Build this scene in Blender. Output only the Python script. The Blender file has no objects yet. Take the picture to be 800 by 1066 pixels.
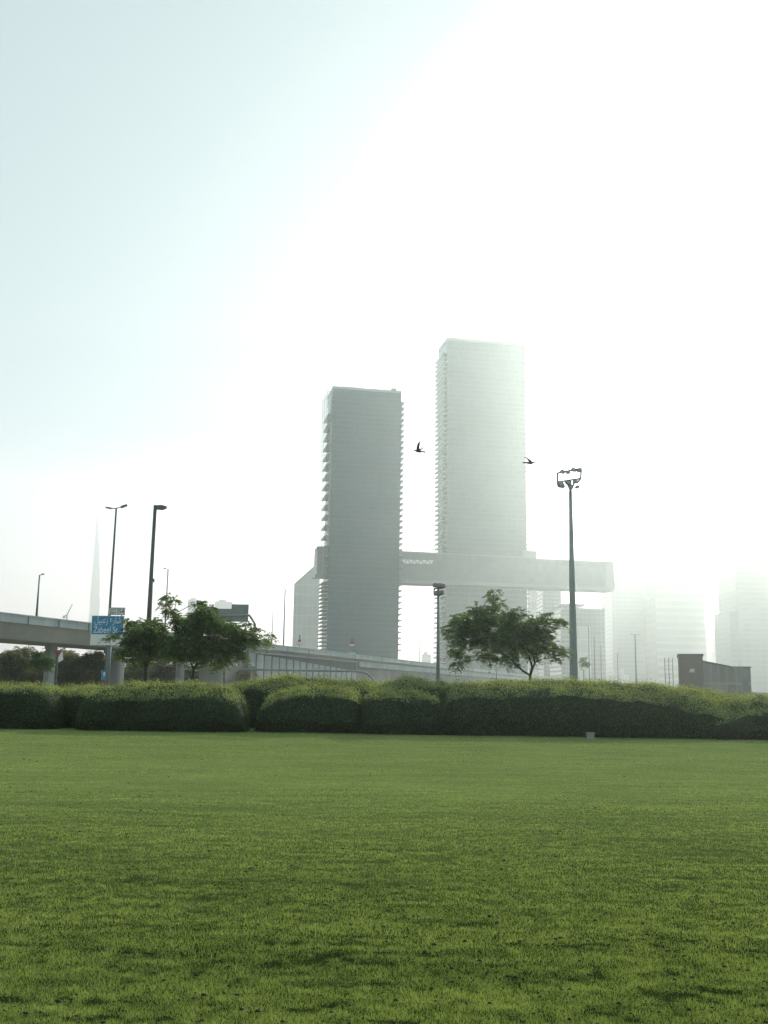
import bpy, math, random
import numpy as np
from mathutils import Vector, Matrix

random.seed(7); rng = np.random.default_rng(11)
C = bpy.context.scene.collection
S = bpy.context.scene
R = math.radians

# ------------------------------------------------------------------ camera
F = 35.0 / 36.0 * 1066.0
PITCH, ROLL, CAMZ = math.atan(185 / F), 0.015, 1.7
CAM = Vector((0, 0, CAMZ))
_f = Vector((0, math.cos(PITCH), math.sin(PITCH)))
_r0 = Vector((1, 0, 0)); _u0 = Vector((0, -math.sin(PITCH), math.cos(PITCH)))
_r = _r0 * math.cos(ROLL) + _u0 * math.sin(ROLL)
_u = -_r0 * math.sin(ROLL) + _u0 * math.cos(ROLL)

def ray(px, py): return _f * F + _r * (px - 400) - _u * (py - 533)
def at(px, py, Y):
    d = ray(px, py); return CAM + d * (Y / d.y)
def on_z(px, py, z):
    d = ray(px, py); return CAM + d * ((z - CAMZ) / d.z)
def proj(p):
    v = Vector(p) - CAM; k = v.dot(_f)
    return 400 + F * v.dot(_r) / k, 533 - F * v.dot(_u) / k
def zat(px, py, Y): return at(px, py, Y).z
def xat(px, Y, z=1.7):                       # x of the upright line whose point at height z shows at column px
    x = (px - 400) / F * Y
    for _ in range(6): x += (px - proj((x, Y, z))[0]) / F * Y
    return x

cam = bpy.data.cameras.new('camera'); camo = bpy.data.objects.new('camera', cam); C.objects.link(camo)
cam.sensor_fit = 'VERTICAL'; cam.sensor_height = 36; cam.sensor_width = 27; cam.lens = 35
cam.clip_start = 0.1; cam.clip_end = 60000
M4 = Matrix((( _r.x, _u.x, -_f.x, 0), (_r.y, _u.y, -_f.y, 0), (_r.z, _u.z, -_f.z, CAMZ), (0, 0, 0, 1)))
camo.matrix_world = M4
S.camera = camo

# ------------------------------------------------------------------ materials
def new_mat(name):
    m = bpy.data.materials.new(name); m.use_nodes = True
    nt = m.node_tree; nt.nodes.clear()
    out = nt.nodes.new('ShaderNodeOutputMaterial')
    return m, nt, out
def N(nt, t, **kw):
    n = nt.nodes.new('ShaderNode' + t)
    for k, v in kw.items(): setattr(n, k, v)
    return n
def L(nt, a, b): nt.links.new(a, b)
def MA(nt, op, a, b=None, clamp=False):
    n = N(nt, 'Math', operation=op, use_clamp=clamp)
    for i, v in enumerate((a, b)):
        if v is None: continue
        if isinstance(v, (int, float)): n.inputs[i].default_value = v
        else: L(nt, v, n.inputs[i])
    return n.outputs[0]
def MIX(nt, f, a, b):
    n = N(nt, 'Mix', data_type='RGBA')
    for i, v in ((0, f), (6, a), (7, b)):
        if isinstance(v, (int, float)): n.inputs[i].default_value = v
        elif isinstance(v, tuple): n.inputs[i].default_value = (*v, 1)
        else: L(nt, v, n.inputs[i])
    return n.outputs[2]

def plain(name, col, rough=0.7, metal=0.0, var=0.25, scale=0.6, streak=1.0, bump=0.0):
    """weathered plain surface: colour broken by two noises, the second drawn out downwards"""
    m, nt, out = new_mat(name)
    b = N(nt, 'BsdfPrincipled'); L(nt, b.outputs[0], out.inputs[0])
    b.inputs['Roughness'].default_value = rough; b.inputs['Metallic'].default_value = metal
    tc = N(nt, 'TexCoord'); mp = N(nt, 'Mapping'); mp.inputs['Scale'].default_value = (1, 1, 1 / (1 + 5 * streak))
    L(nt, tc.outputs['Object'], mp.inputs[0])
    n1 = N(nt, 'TexNoise'); n1.inputs['Scale'].default_value = scale; n1.inputs['Detail'].default_value = 6
    L(nt, mp.outputs[0], n1.inputs['Vector'])
    n2 = N(nt, 'TexNoise'); n2.inputs['Scale'].default_value = scale * 9; n2.inputs['Detail'].default_value = 4
    L(nt, mp.outputs[0], n2.inputs['Vector'])
    s = MA(nt, 'ADD', MA(nt, 'MULTIPLY', n1.outputs[0], .7), MA(nt, 'MULTIPLY', n2.outputs[0], .3))
    s = MA(nt, 'MULTIPLY', MA(nt, 'SUBTRACT', s, .3), 2.5, True)
    lo = tuple(c * (1 - var) for c in col); hi = tuple(min(1, c * (1 + var * .6)) for c in col)
    L(nt, MIX(nt, s, lo, hi), b.inputs['Base Color'])
    if bump:
        bp = N(nt, 'Bump'); bp.inputs['Strength'].default_value = bump; bp.inputs['Distance'].default_value = .02
        L(nt, n2.outputs[0], bp.inputs['Height']); L(nt, bp.outputs[0], b.inputs['Normal'])
    return m

def facade(name, glass, frame, floor_h, bay, rough=.18, fl=.16, ml=.07, spec=.5, vary=.5):
    """curtain wall: floor bands, mullions and panes that differ a little in tint and tilt"""
    m, nt, out = new_mat(name)
    b = N(nt, 'BsdfPrincipled'); L(nt, b.outputs[0], out.inputs[0])
    b.inputs['Specular IOR Level'].default_value = spec
    tc = N(nt, 'TexCoord'); sx = N(nt, 'SeparateXYZ'); L(nt, tc.outputs['Object'], sx.inputs[0])
    s = MA(nt, 'ADD', MA(nt, 'ADD', sx.outputs[0], sx.outputs[1]), 500.0)
    zc = MA(nt, 'DIVIDE', sx.outputs[2], floor_h); xc = MA(nt, 'DIVIDE', s, bay)
    band = MA(nt, 'LESS_THAN', MA(nt, 'FRACT', zc), fl); mull = MA(nt, 'LESS_THAN', MA(nt, 'FRACT', xc), ml)
    lines = MA(nt, 'MAXIMUM', band, MA(nt, 'MULTIPLY', mull, .6))
    cb = N(nt, 'CombineXYZ'); L(nt, MA(nt, 'FLOOR', xc), cb.inputs[0]); L(nt, MA(nt, 'FLOOR', zc), cb.inputs[1])
    wn = N(nt, 'TexWhiteNoise', noise_dimensions='2D'); L(nt, cb.outputs[0], wn.inputs['Vector'])
    cf = N(nt, 'CombineXYZ'); L(nt, MA(nt, 'FLOOR', MA(nt, 'DIVIDE', zc, 3.0)), cf.inputs[0])
    wf = N(nt, 'TexWhiteNoise', noise_dimensions='2D'); L(nt, cf.outputs[0], wf.inputs['Vector'])
    big = N(nt, 'TexNoise'); big.inputs['Scale'].default_value = .03; L(nt, tc.outputs['Object'], big.inputs['Vector'])
    v = MA(nt, 'ADD', MA(nt, 'MULTIPLY', wn.outputs[0], .4), MA(nt, 'ADD', MA(nt, 'MULTIPLY', wf.outputs[0], .25), MA(nt, 'MULTIPLY', big.outputs[0], .5)))
    lo = tuple(c * (1 - vary) for c in glass); hi = tuple(c * (1 + vary) for c in glass)
    L(nt, MIX(nt, lines, MIX(nt, v, lo, hi), frame), b.inputs['Base Color'])
    L(nt, MA(nt, 'ADD', MA(nt, 'MULTIPLY', lines, .4), rough), b.inputs['Roughness'])
    bp = N(nt, 'Bump'); bp.inputs['Strength'].default_value = .25; bp.inputs['Distance'].default_value = .05
    L(nt, MA(nt, 'ADD', lines, MA(nt, 'MULTIPLY', wn.outputs[0], .3)), bp.inputs['Height']); L(nt, bp.outputs[0], b.inputs['Normal'])
    return m

def leafy(name, cols, trans=.45, gloss=.08):
    m, nt, out = new_mat(name)
    g = N(nt, 'NewGeometry'); cr = N(nt, 'ValToRGB'); L(nt, g.outputs['Random Per Island'], cr.inputs[0])
    e = cr.color_ramp.elements
    e[0].position = 0; e[0].color = (*cols[0], 1); e[1].position = 1; e[1].color = (*cols[-1], 1)
    for i, c in enumerate(cols[1:-1]):
        k = e.new((i + 1) / (len(cols) - 1)); k.color = (*c, 1)
    tc = N(nt, 'TexCoord'); n1 = N(nt, 'TexNoise'); n1.inputs['Scale'].default_value = 1.1; n1.inputs['Detail'].default_value = 3
    L(nt, tc.outputs['Object'], n1.inputs['Vector'])
    sh = MA(nt, 'ADD', MA(nt, 'MULTIPLY', n1.outputs[0], 1.2), .4)
    vm = N(nt, 'VectorMath', operation='SCALE'); L(nt, cr.outputs[0], vm.inputs[0]); L(nt, sh, vm.inputs['Scale'])
    d = N(nt, 'BsdfDiffuse'); L(nt, vm.outputs[0], d.inputs[0])
    t = N(nt, 'BsdfTranslucent')
    v2 = N(nt, 'VectorMath', operation='MULTIPLY'); L(nt, vm.outputs[0], v2.inputs[0]); v2.inputs[1].default_value = (1.5, 1.25, .45)
    L(nt, v2.outputs[0], t.inputs[0])
    mx = N(nt, 'MixShader'); mx.inputs[0].default_value = trans; L(nt, d.outputs[0], mx.inputs[1]); L(nt, t.outputs[0], mx.inputs[2])
    gl = N(nt, 'BsdfGlossy'); gl.inputs['Roughness'].default_value = .45; gl.inputs[0].default_value = (.8, .85, .7, 1)
    m2 = N(nt, 'MixShader'); m2.inputs[0].default_value = gloss; L(nt, mx.outputs[0], m2.inputs[1]); L(nt, gl.outputs[0], m2.inputs[2])
    L(nt, m2.outputs[0], out.inputs[0])
    return m

M = {}
M['concrete'] = plain('concrete', (.36, .38, .37), .85, var=.22, scale=.12, bump=.3)
M['parapet'] = plain('parapet_concrete', (.33, .39, .40), .8, var=.28, scale=.35)
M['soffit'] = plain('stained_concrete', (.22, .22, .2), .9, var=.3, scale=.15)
M['panel'] = plain('grey_panel', (.23, .275, .28), .7, var=.25, scale=.3)
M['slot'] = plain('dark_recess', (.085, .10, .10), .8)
M['steel'] = plain('galvanised_steel', (.16, .21, .21), .55, .3, var=.25, scale=1.5)
M['darksteel'] = plain('dark_painted_steel', (.085, .10, .10), .5, .2, var=.3, scale=1.5)
M['lamp'] = plain('lamp_housing', (.14, .15, .15), .5, .2, var=.2, scale=3)
M['lens'] = plain('lamp_glass', (.16, .17, .17), .3, 0, var=.1)
M['blue'] = plain('blue_sign_film', (.03, .24, .46), .45, var=.15, scale=1, streak=.3)
M['white'] = plain('white_sign_film', (.72, .76, .76), .5, var=.08, scale=1)
M['signgrey'] = plain('sign_back_aluminium', (.2, .24, .24), .55, .3, var=.15, scale=.6)
M['black'] = plain('black_film', (.015, .015, .015), .5)
M['red'] = plain('red_film', (.26, .06, .055), .5, var=.15, scale=2)
M['bark'] = plain('bark', (.075, .06, .045), .9, var=.5, scale=6, bump=.6)
M['lm_slab'] = plain('balcony_slab', (.3, .33, .33), .6, var=.15, scale=.05)
M['link'] = facade('link_cladding', (.15, .17, .168), (.175, .195, .193), 5.0, 3.6, .35, .08, .06, vary=.3)
M['linkpale'] = plain('link_end_cladding', (.26, .29, .28), .5, var=.15, scale=.1)
M['t1'] = facade('dark_glass_curtain_wall', (.008, .052, .072), (.018, .066, .08), 4.05, 1.5, .12, .17, .06, spec=.25)
M['t2'] = facade('grey_glass_curtain_wall', (.085, .125, .128), (.10, .143, .145), 4.2, 1.5, .2, .17, .06, vary=.35)
M['grid'] = facade('window_grid', (.13, .155, .155), (.165, .19, .188), 4.0, 4.0, .2, .35, .25, vary=.3)
M['grid2'] = facade('ribbed_facade', (.16, .185, .185), (.215, .24, .235), 5.5, 9.0, .3, .3, .12, vary=.2)
M['band'] = facade('banded_facade', (.16, .18, .18), (.25, .265, .25), 9.0, 40.0, .3, .4, .02, vary=.2)
M['pale'] = facade('pale_cladding', (.35, .37, .36), (.5, .51, .5), 12.0, 6.0, .5, .06, .1, vary=.15)
M['brown'] = facade('dark_brown_cladding', (.11, .095, .08), (.15, .13, .11), 3.2, 1.25, .4, .05, .1, vary=.3)
M['winggrid'] = facade('glazed_wing', (.17, .175, .165), (.24, .24, .23), 3.2, 1.1, .25, .1, .14, vary=.4)
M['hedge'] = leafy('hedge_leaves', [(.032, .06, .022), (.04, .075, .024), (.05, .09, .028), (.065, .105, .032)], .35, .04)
M['hedgetop'] = leafy('hedge_sunlit_leaves', [(.08, .12, .04), (.16, .23, .07), (.25, .33, .11), (.34, .42, .17)], .5, .12)  # brighter copy of the hedge leaves: sunlight on the tops put into colour
M['hedgecore'] = plain('hedge_twigs', (.02, .034, .016), .95, var=.3, scale=5)
M['leaf'] = leafy('tree_leaves', [(.05, .105, .052), (.08, .155, .065), (.12, .21, .08), (.18, .28, .10)], .5, .12)
M['leafdull'] = leafy('dusty_leaves', [(.07, .085, .05), (.11, .125, .065), (.16, .17, .085), (.21, .21, .11)], .35, .05)
M['leafbright'] = leafy('fresh_leaves', [(.03, .08, .025), (.05, .12, .035), (.07, .15, .04)], .4, .05)
M['bird'] = plain('dark_feathers', (.03, .032, .034), .7, var=.4, scale=12)
M['box'] = plain('white_plastic', (.28, .31, .29), .5, var=.2, scale=4)
M['asphalt'] = plain('asphalt', (.05, .05, .052), .9, var=.3, scale=.5, streak=0)
M['paint'] = plain('road_paint', (.6, .6, .56), .8, var=.3, scale=2, streak=0)

def screen_glass():
    m, nt, out = new_mat('clear_screen_glass')
    t = N(nt, 'BsdfTransparent'); d = N(nt, 'BsdfDiffuse'); d.inputs[0].default_value = (.7, .78, .76, 1)
    tc = N(nt, 'TexCoord'); sx = N(nt, 'SeparateXYZ'); L(nt, tc.outputs['Object'], sx.inputs[0])
    ln = MA(nt, 'LESS_THAN', MA(nt, 'FRACT', MA(nt, 'DIVIDE', sx.outputs[2], 4.05)), .12)
    f = MA(nt, 'ADD', MA(nt, 'MULTIPLY', ln, .35), .22)
    mx = N(nt, 'MixShader'); L(nt, f, mx.inputs[0]); L(nt, t.outputs[0], mx.inputs[1]); L(nt, d.outputs[0], mx.inputs[2])
    L(nt, mx.outputs[0], out.inputs[0]); return m
M['screen'] = screen_glass()

def grass_mat():
    m, nt, out = new_mat('grass_blades')
    a = N(nt, 'Attribute', attribute_name='tint')
    cr = N(nt, 'ValToRGB'); L(nt, a.outputs['Fac'], cr.inputs[0]); e = cr.color_ramp.elements
    e[0].position = 0; e[0].color = (.035, .065, .02, 1); e[1].position = 1; e[1].color = (.42, .42, .17, 1)
    for p, c in ((.35, (.18, .265, .08)), (.7, (.35, .46, .15))):
        k = e.new(p); k.color = (*c, 1)
    d = N(nt, 'BsdfDiffuse'); t = N(nt, 'BsdfTranslucent'); L(nt, cr.outputs[0], d.inputs[0])
    v2 = N(nt, 'VectorMath', operation='MULTIPLY'); L(nt, cr.outputs[0], v2.inputs[0]); v2.inputs[1].default_value = (1.35, 1.2, .5)
    L(nt, v2.outputs[0], t.inputs[0])
    mx = N(nt, 'MixShader'); mx.inputs[0].default_value = .45; L(nt, d.outputs[0], mx.inputs[1]); L(nt, t.outputs[0], mx.inputs[2])
    gl = N(nt, 'BsdfGlossy'); gl.inputs['Roughness'].default_value = .5; gl.inputs[0].default_value = (.8, 1, .55, 1)
    m2 = N(nt, 'MixShader'); m2.inputs[0].default_value = .10; L(nt, mx.outputs[0], m2.inputs[1]); L(nt, gl.outputs[0], m2.inputs[2])
    L(nt, m2.outputs[0], out.inputs[0]); return m
M['grass'] = grass_mat()

def turf_mat(name, far=False):
    m, nt, out = new_mat(name)
    b = N(nt, 'BsdfDiffuse'); L(nt, b.outputs[0], out.inputs[0])
    tc = N(nt, 'TexCoord'); 
    n1 = N(nt, 'TexNoise'); n1.inputs['Scale'].default_value = .5; n1.inputs['Detail'].default_value = 8
    n2 = N(nt, 'TexNoise'); n2.inputs['Scale'].default_value = 6; n2.inputs['Detail'].default_value = 8; n2.inputs['Roughness'].default_value = .7
    L(nt, tc.outputs['Object'], n1.inputs[0]); L(nt, tc.outputs['Object'], n2.inputs[0])
    mpn = N(nt, 'Mapping'); mpn.inputs['Scale'].default_value = (.35, 2.6, 1); L(nt, tc.outputs['Object'], mpn.inputs[0])
    n3 = N(nt, 'TexNoise'); n3.inputs['Scale'].default_value = 1; n3.inputs['Detail'].default_value = 7; n3.inputs['Roughness'].default_value = .65; L(nt, mpn.outputs[0], n3.inputs[0])
    s = MA(nt, 'ADD', MA(nt, 'ADD', MA(nt, 'MULTIPLY', n1.outputs[0], .2), MA(nt, 'MULTIPLY', n3.outputs[0], .4)), MA(nt, 'MULTIPLY', n2.outputs[0], .4))
    s = MA(nt, 'MULTIPLY', MA(nt, 'SUBTRACT', s, .32), 2.6, True)
    c = MIX(nt, s, (.010, .017, .006), (.03, .05, .012))
    sy = N(nt, 'SeparateXYZ'); L(nt, tc.outputs['Object'], sy.inputs[0])   # turf colour lightens with distance, painting in the sunlit grass tips
    c = MIX(nt, MA(nt, 'MULTIPLY', MA(nt, 'SUBTRACT', sy.outputs[1], 7.0), .09, True), c, MIX(nt, s, (.07, .105, .036), (.23, .28, .095)))
    if far:                                   # green lawn close by, dusty sand and scrub beyond
        sx = N(nt, 'SeparateXYZ'); L(nt, tc.outputs['Object'], sx.inputs[0])
        c = MIX(nt, MA(nt, 'GREATER_THAN', sx.outputs[1], 52.0), c, MIX(nt, n1.outputs[0], (.2, .19, .14), (.3, .28, .22)))
    L(nt, c, b.inputs[0]); return m
M['turf'] = turf_mat('turf'); M['ground'] = turf_mat('ground_cover', True)

# ------------------------------------------------------------------ mesh helpers
class MB:
    def __init__(s): s.v = []; s.f = []; s.m = []
    def quad(s, *p, mi=0):
        n = len(s.v); s.v += [tuple(q) for q in p]; s.f.append(tuple(range(n, n + len(p)))); s.m.append(mi)
    def box(s, x0, x1, y0, y1, z0, z1, mi=0, mat=None):
        n = len(s.v); P = [(x0,y0,z0),(x1,y0,z0),(x1,y1,z0),(x0,y1,z0),(x0,y0,z1),(x1,y0,z1),(x1,y1,z1),(x0,y1,z1)]
        if mat is not None: P = [tuple(mat @ Vector(p)) for p in P]
        s.v += P
        for q in ((0,3,2,1),(4,5,6,7),(0,1,5,4),(1,2,6,5),(2,3,7,6),(3,0,4,7)): s.f.append(tuple(n + i for i in q)); s.m.append(mi)
        return s
    def prism(s, pts, y0, y1, mi=0, mat=None):          # outline in (x,z) pushed along y
        n = len(s.v); k = len(pts)
        P = [(x, y0, z) for x, z in pts] + [(x, y1, z) for x, z in pts]
        if mat is not None: P = [tuple(mat @ Vector(p)) for p in P]
        s.v += P
        s.f.append(tuple(n + i for i in range(k))); s.m.append(mi)
        s.f.append(tuple(n + k + i for i in reversed(range(k)))); s.m.append(mi)
        for i in range(k):
            j = (i + 1) % k; s.f.append((n + i, n + k + i, n + k + j, n + j)); s.m.append(mi)
        return s
    def plan(s, pts, z0, z1, mi=0, top=1.0):            # outline in (x,y) pushed up, top scaled about its middle
        n = len(s.v); k = len(pts); cx = sum(p[0] for p in pts) / k; cy = sum(p[1] for p in pts) / k
        s.v += [(x, y, z0) for x, y in pts] + [(cx + (x - cx) * top, cy + (y - cy) * top, z1) for x, y in pts]
        s.f.append(tuple(n + i for i in reversed(range(k)))); s.m.append(mi)
        s.f.append(tuple(n + k + i for i in range(k))); s.m.append(mi)
        for i in range(k):
            j = (i + 1) % k; s.f.append((n + i, n + j, n + k + j, n + k + i)); s.m.append(mi)
        return s
    def tube(s, pts, rad, seg=8, mi=0, cap=True):
        pts = [Vector(p) for p in pts]
        if not isinstance(rad, (list, tuple)): rad = [rad] * len(pts)
        rings = []; ref = None
        for i, p in enumerate(pts):
            d = (pts[min(i + 1, len(pts) - 1)] - pts[max(i - 1, 0)]).normalized()
            a = Vector((0, 0, 1)) if abs(d.z) < .9 else Vector((1, 0, 0))
            if ref is None: ref = (a - d * a.dot(d)).normalized()
            else: ref = (ref - d * ref.dot(d)).normalized()
            b = d.cross(ref); n = len(s.v)
            for k in range(seg):
                t = 2 * math.pi * k / seg; s.v.append(tuple(p + (ref * math.cos(t) + b * math.sin(t)) * rad[i]))
            rings.append(n)
        for a, b in zip(rings, rings[1:]):
            for k in range(seg):
                s.f.append((a + k, a + (k + 1) % seg, b + (k + 1) % seg, b + k)); s.m.append(mi)
        if cap:
            s.f.append(tuple(rings[0] + k for k in reversed(range(seg)))); s.m.append(mi)
            s.f.append(tuple(rings[-1] + k for k in range(seg))); s.m.append(mi)
        return s
    def build(s, name, mats, parent=None, loc=None, rotz=0, smooth=False):
        me = bpy.data.meshes.new(name); me.from_pydata(s.v, [], s.f)
        for m in (mats if isinstance(mats, (list, tuple)) else [mats]): me.materials.append(M[m] if isinstance(m, str) else m)
        me.polygons.foreach_set('material_index', s.m)
        if smooth: me.polygons.foreach_set('use_smooth', [True] * len(s.f))
        me.update()
        o = bpy.data.objects.new(name, me); C.objects.link(o)
        if parent is not None: o.parent = parent
        if loc is not None: o.location = loc
        o.rotation_euler.z = rotz
        return o

def tag(o, label=None, cat=None, group=None, kind=None):
    if label: o['label'] = label
    if cat: o['category'] = cat
    if group: o['group'] = group
    if kind: o['kind'] = kind
    return o
def thing(name, label, cat, loc=(0, 0, 0), rotz=0, group=None):
    o = bpy.data.objects.new(name, None); C.objects.link(o); o.location = loc; o.rotation_euler = (0, 0, rotz)
    o.empty_display_size = .5
    return tag(o, label, cat, group)
def dup(root, loc, rotz=0, label=None, scale=None):
    r = root.copy(); C.objects.link(r); r.location = loc; r.rotation_euler = (0, 0, rotz)
    if label: r['label'] = label
    if scale: r.scale = scale
    for ch in list(root.children):
        c = ch.copy(); C.objects.link(c); c.parent = r
        for g in list(ch.children):
            d = g.copy(); C.objects.link(d); d.parent = c
    return r

def vnoise(x, y, seed=0):
    """smooth value noise, numpy"""
    r = np.random.default_rng(seed); T = r.random((256, 256))
    xi = np.floor(x).astype(int); yi = np.floor(y).astype(int); fx = x - xi; fy = y - yi
    fx = fx * fx * (3 - 2 * fx); fy = fy * fy * (3 - 2 * fy)
    g = lambda a, b: T[a & 255, b & 255]
    return (g(xi, yi) * (1 - fx) + g(xi + 1, yi) * fx) * (1 - fy) + (g(xi, yi + 1) * (1 - fx) + g(xi + 1, yi + 1) * fx) * fy

def np_mesh(name, verts, k, mats, attr=None, parent=None, mi=None):
    """mesh of n separate k-gons from an (n*k,3) array"""
    n = len(verts) // k; me = bpy.data.meshes.new(name)
    me.vertices.add(n * k); me.vertices.foreach_set('co', verts.astype(np.float32).ravel())
    me.loops.add(n * k); me.loops.foreach_set('vertex_index', np.arange(n * k, dtype=np.int32))
    me.polygons.add(n); me.polygons.foreach_set('loop_start', np.arange(0, n * k, k, dtype=np.int32))
    me.polygons.foreach_set('loop_total', np.full(n, k, dtype=np.int32))
    for m in (mats if isinstance(mats, (list, tuple)) else [mats]): me.materials.append(M[m])
    if mi is not None: me.polygons.foreach_set('material_index', mi.astype(np.int32))
    if attr is not None:
        a = me.attributes.new('tint', 'FLOAT', 'POINT'); a.data.foreach_set('value', attr.astype(np.float32))
    me.update(calc_edges=True)
    o = bpy.data.objects.new(name, me); C.objects.link(o)
    if parent is not None: o.parent = parent
    return o

def leaf_quads(cen, nrm, axis, length, width, curl=.15):
    """rhombic leaves: arrays of centre, normal, long axis"""
    ax = axis - nrm * np.sum(axis * nrm, 1, keepdims=True)
    ax /= np.linalg.norm(ax, axis=1, keepdims=True) + 1e-9
    sd = np.cross(nrm, ax); l = length[:, None] * .5; w = width[:, None] * .5
    P = np.stack([cen - ax * l, cen + sd * w + nrm * l * curl, cen + ax * l, cen - sd * w + nrm * l * curl], 1)
    return P.reshape(-1, 3)
def unit(a): return a / (np.linalg.norm(a, axis=-1, keepdims=True) + 1e-9)

# ------------------------------------------------------------------ sky, sun and haze
SUN_AZ, SUN_EL = R(20.5), R(19.0)          # azimuth from +Y towards +X
sd = Vector((math.sin(SUN_AZ) * math.cos(SUN_EL), math.cos(SUN_AZ) * math.cos(SUN_EL), math.sin(SUN_EL)))
W = bpy.data.worlds.new('World'); S.world = W; W.use_nodes = True
nt = W.node_tree; nt.nodes.clear(); out = N(nt, 'OutputWorld')
sky = N(nt, 'TexSky', sky_type='NISHITA'); sky.sun_disc = False; sky.sun_elevation = SUN_EL; sky.sun_rotation = SUN_AZ
sky.dust_density = 1.5; sky.air_density = 1.0; sky.ozone_density = 1.0
hs = N(nt, 'HueSaturation'); hs.inputs['Saturation'].default_value = .25; L(nt, sky.outputs[0], hs.inputs['Color'])
bg = N(nt, 'Background'); bg.inputs[1].default_value = .05; L(nt, hs.outputs[0], bg.inputs[0])
# pale desert haze lit by the low sun: brighter towards the sun and towards the horizon
tc = N(nt, 'TexCoord'); dp = N(nt, 'VectorMath', operation='DOT_PRODUCT'); L(nt, tc.outputs['Generated'], dp.inputs[0]); dp.inputs[1].default_value = sd
c01 = MA(nt, 'MAXIMUM', dp.outputs['Value'], 0.0)
sx = N(nt, 'SeparateXYZ'); L(nt, tc.outputs['Generated'], sx.inputs[0])
hor = MA(nt, 'POWER', MA(nt, 'SUBTRACT', 1.0, MA(nt, 'ABSOLUTE', sx.outputs[2])), 4.0)
mr = N(nt, 'MapRange', interpolation_type='SMOOTHSTEP'); L(nt, dp.outputs['Value'], mr.inputs[0])
mr.inputs[1].default_value = math.cos(R(23.5)); mr.inputs[2].default_value = math.cos(R(16)); mr.inputs[3].default_value = 0; mr.inputs[4].default_value = .45
glow = MA(nt, 'ADD', mr.outputs[0], MA(nt, 'MULTIPLY', MA(nt, 'POWER', c01, 3.0), .02))
base = MA(nt, 'ADD', MA(nt, 'MULTIPLY', hor, .10), .54)
bg2 = N(nt, 'Background'); bg2.inputs[0].default_value = (.75, .975, .985, 1); L(nt, MA(nt, 'ADD', base, glow), bg2.inputs[1])
ad = N(nt, 'AddShader'); L(nt, bg.outputs[0], ad.inputs[0]); L(nt, bg2.outputs[0], ad.inputs[1]); L(nt, ad.outputs[0], out.inputs[0])

sl = bpy.data.lights.new('sun', 'SUN'); sl.energy = 3.7; sl.angle = R(.6); sl.color = (1, .965, .88)
so = bpy.data.objects.new('sun', sl); C.objects.link(so); so.rotation_euler = (-sd).to_track_quat('-Z', 'Y').to_euler()

def haze():
    m, nt, out = new_mat('desert_haze')
    v = N(nt, 'VolumeScatter'); v.inputs['Color'].default_value = (.88, 1.0, .965, 1)
    v.inputs['Density'].default_value = 0.00027; v.inputs['Anisotropy'].default_value = .745
    L(nt, v.outputs[0], out.inputs['Volume'])
    prof = [(0, 345), (1300, 345), (2600, 560), (4600, 900), (8000, 1000), (14000, 1000)]
    K = 48; V = [(0, 0, 345)]; Fc = []
    for r, z in prof[1:]: V += [(r * math.cos(2 * math.pi * k / K), r * math.sin(2 * math.pi * k / K), z) for k in range(K)]
    V += [(14000 * math.cos(2 * math.pi * k / K), 14000 * math.sin(2 * math.pi * k / K), -3) for k in range(K)]
    n = len(prof)
    for k in range(K): Fc.append((0, 1 + k, 1 + (k + 1) % K))
    for i in range(n - 1):
        for k in range(K): a, b = 1 + i * K, 1 + (i + 1) * K; Fc.append((a + k, b + k, b + (k + 1) % K, a + (k + 1) % K))
    Fc.append(tuple(1 + (n - 1) * K + k for k in reversed(range(K))))
    me = bpy.data.meshes.new('haze'); me.from_pydata(V, [], Fc); me.materials.append(m)
    o = bpy.data.objects.new('haze', me); C.objects.link(o); tag(o, kind='structure')
haze()

# ------------------------------------------------------------------ ground, lawn, road
MB().box(-9500, 9500, -9400, 9500, -1.2, -.09).build('ground', 'ground')['kind'] = 'structure'

def lawn_h(x, y):
    return ((vnoise(x * .35, y * .35, 1) - .5) * .018 + (vnoise(x * .9, y * 1.3, 2) - .5) * .010
            + (vnoise(x * 2.4, y * 4.3, 3) - .5) * .014 + (vnoise(x * 8, y * 9, 4) - .5) * .010)
def lawn():
    ys = np.concatenate([np.geomspace(1.2, 47, 420)]); nx = 420
    t = np.linspace(-1, 1, nx)
    X = t[None, :] * (ys[:, None] * .75 + 5); Y = np.repeat(ys[:, None], nx, 1); Z = lawn_h(X, Y)
    v = np.stack([X, Y, Z], -1).reshape(-1, 3); ny = len(ys)
    i = np.arange(ny - 1)[:, None] * nx + np.arange(nx - 1)[None, :]
    f = np.stack([i, i + 1, i + nx + 1, i + nx], -1).reshape(-1, 4)
    me = bpy.data.meshes.new('lawn'); me.from_pydata(v.tolist(), [], f.tolist()); me.materials.append(M['turf'])
    me.polygons.foreach_set('use_smooth', [True] * len(f))
    o = bpy.data.objects.new('lawn', me); C.objects.link(o); tag(o, kind='structure')
lawn()

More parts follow.
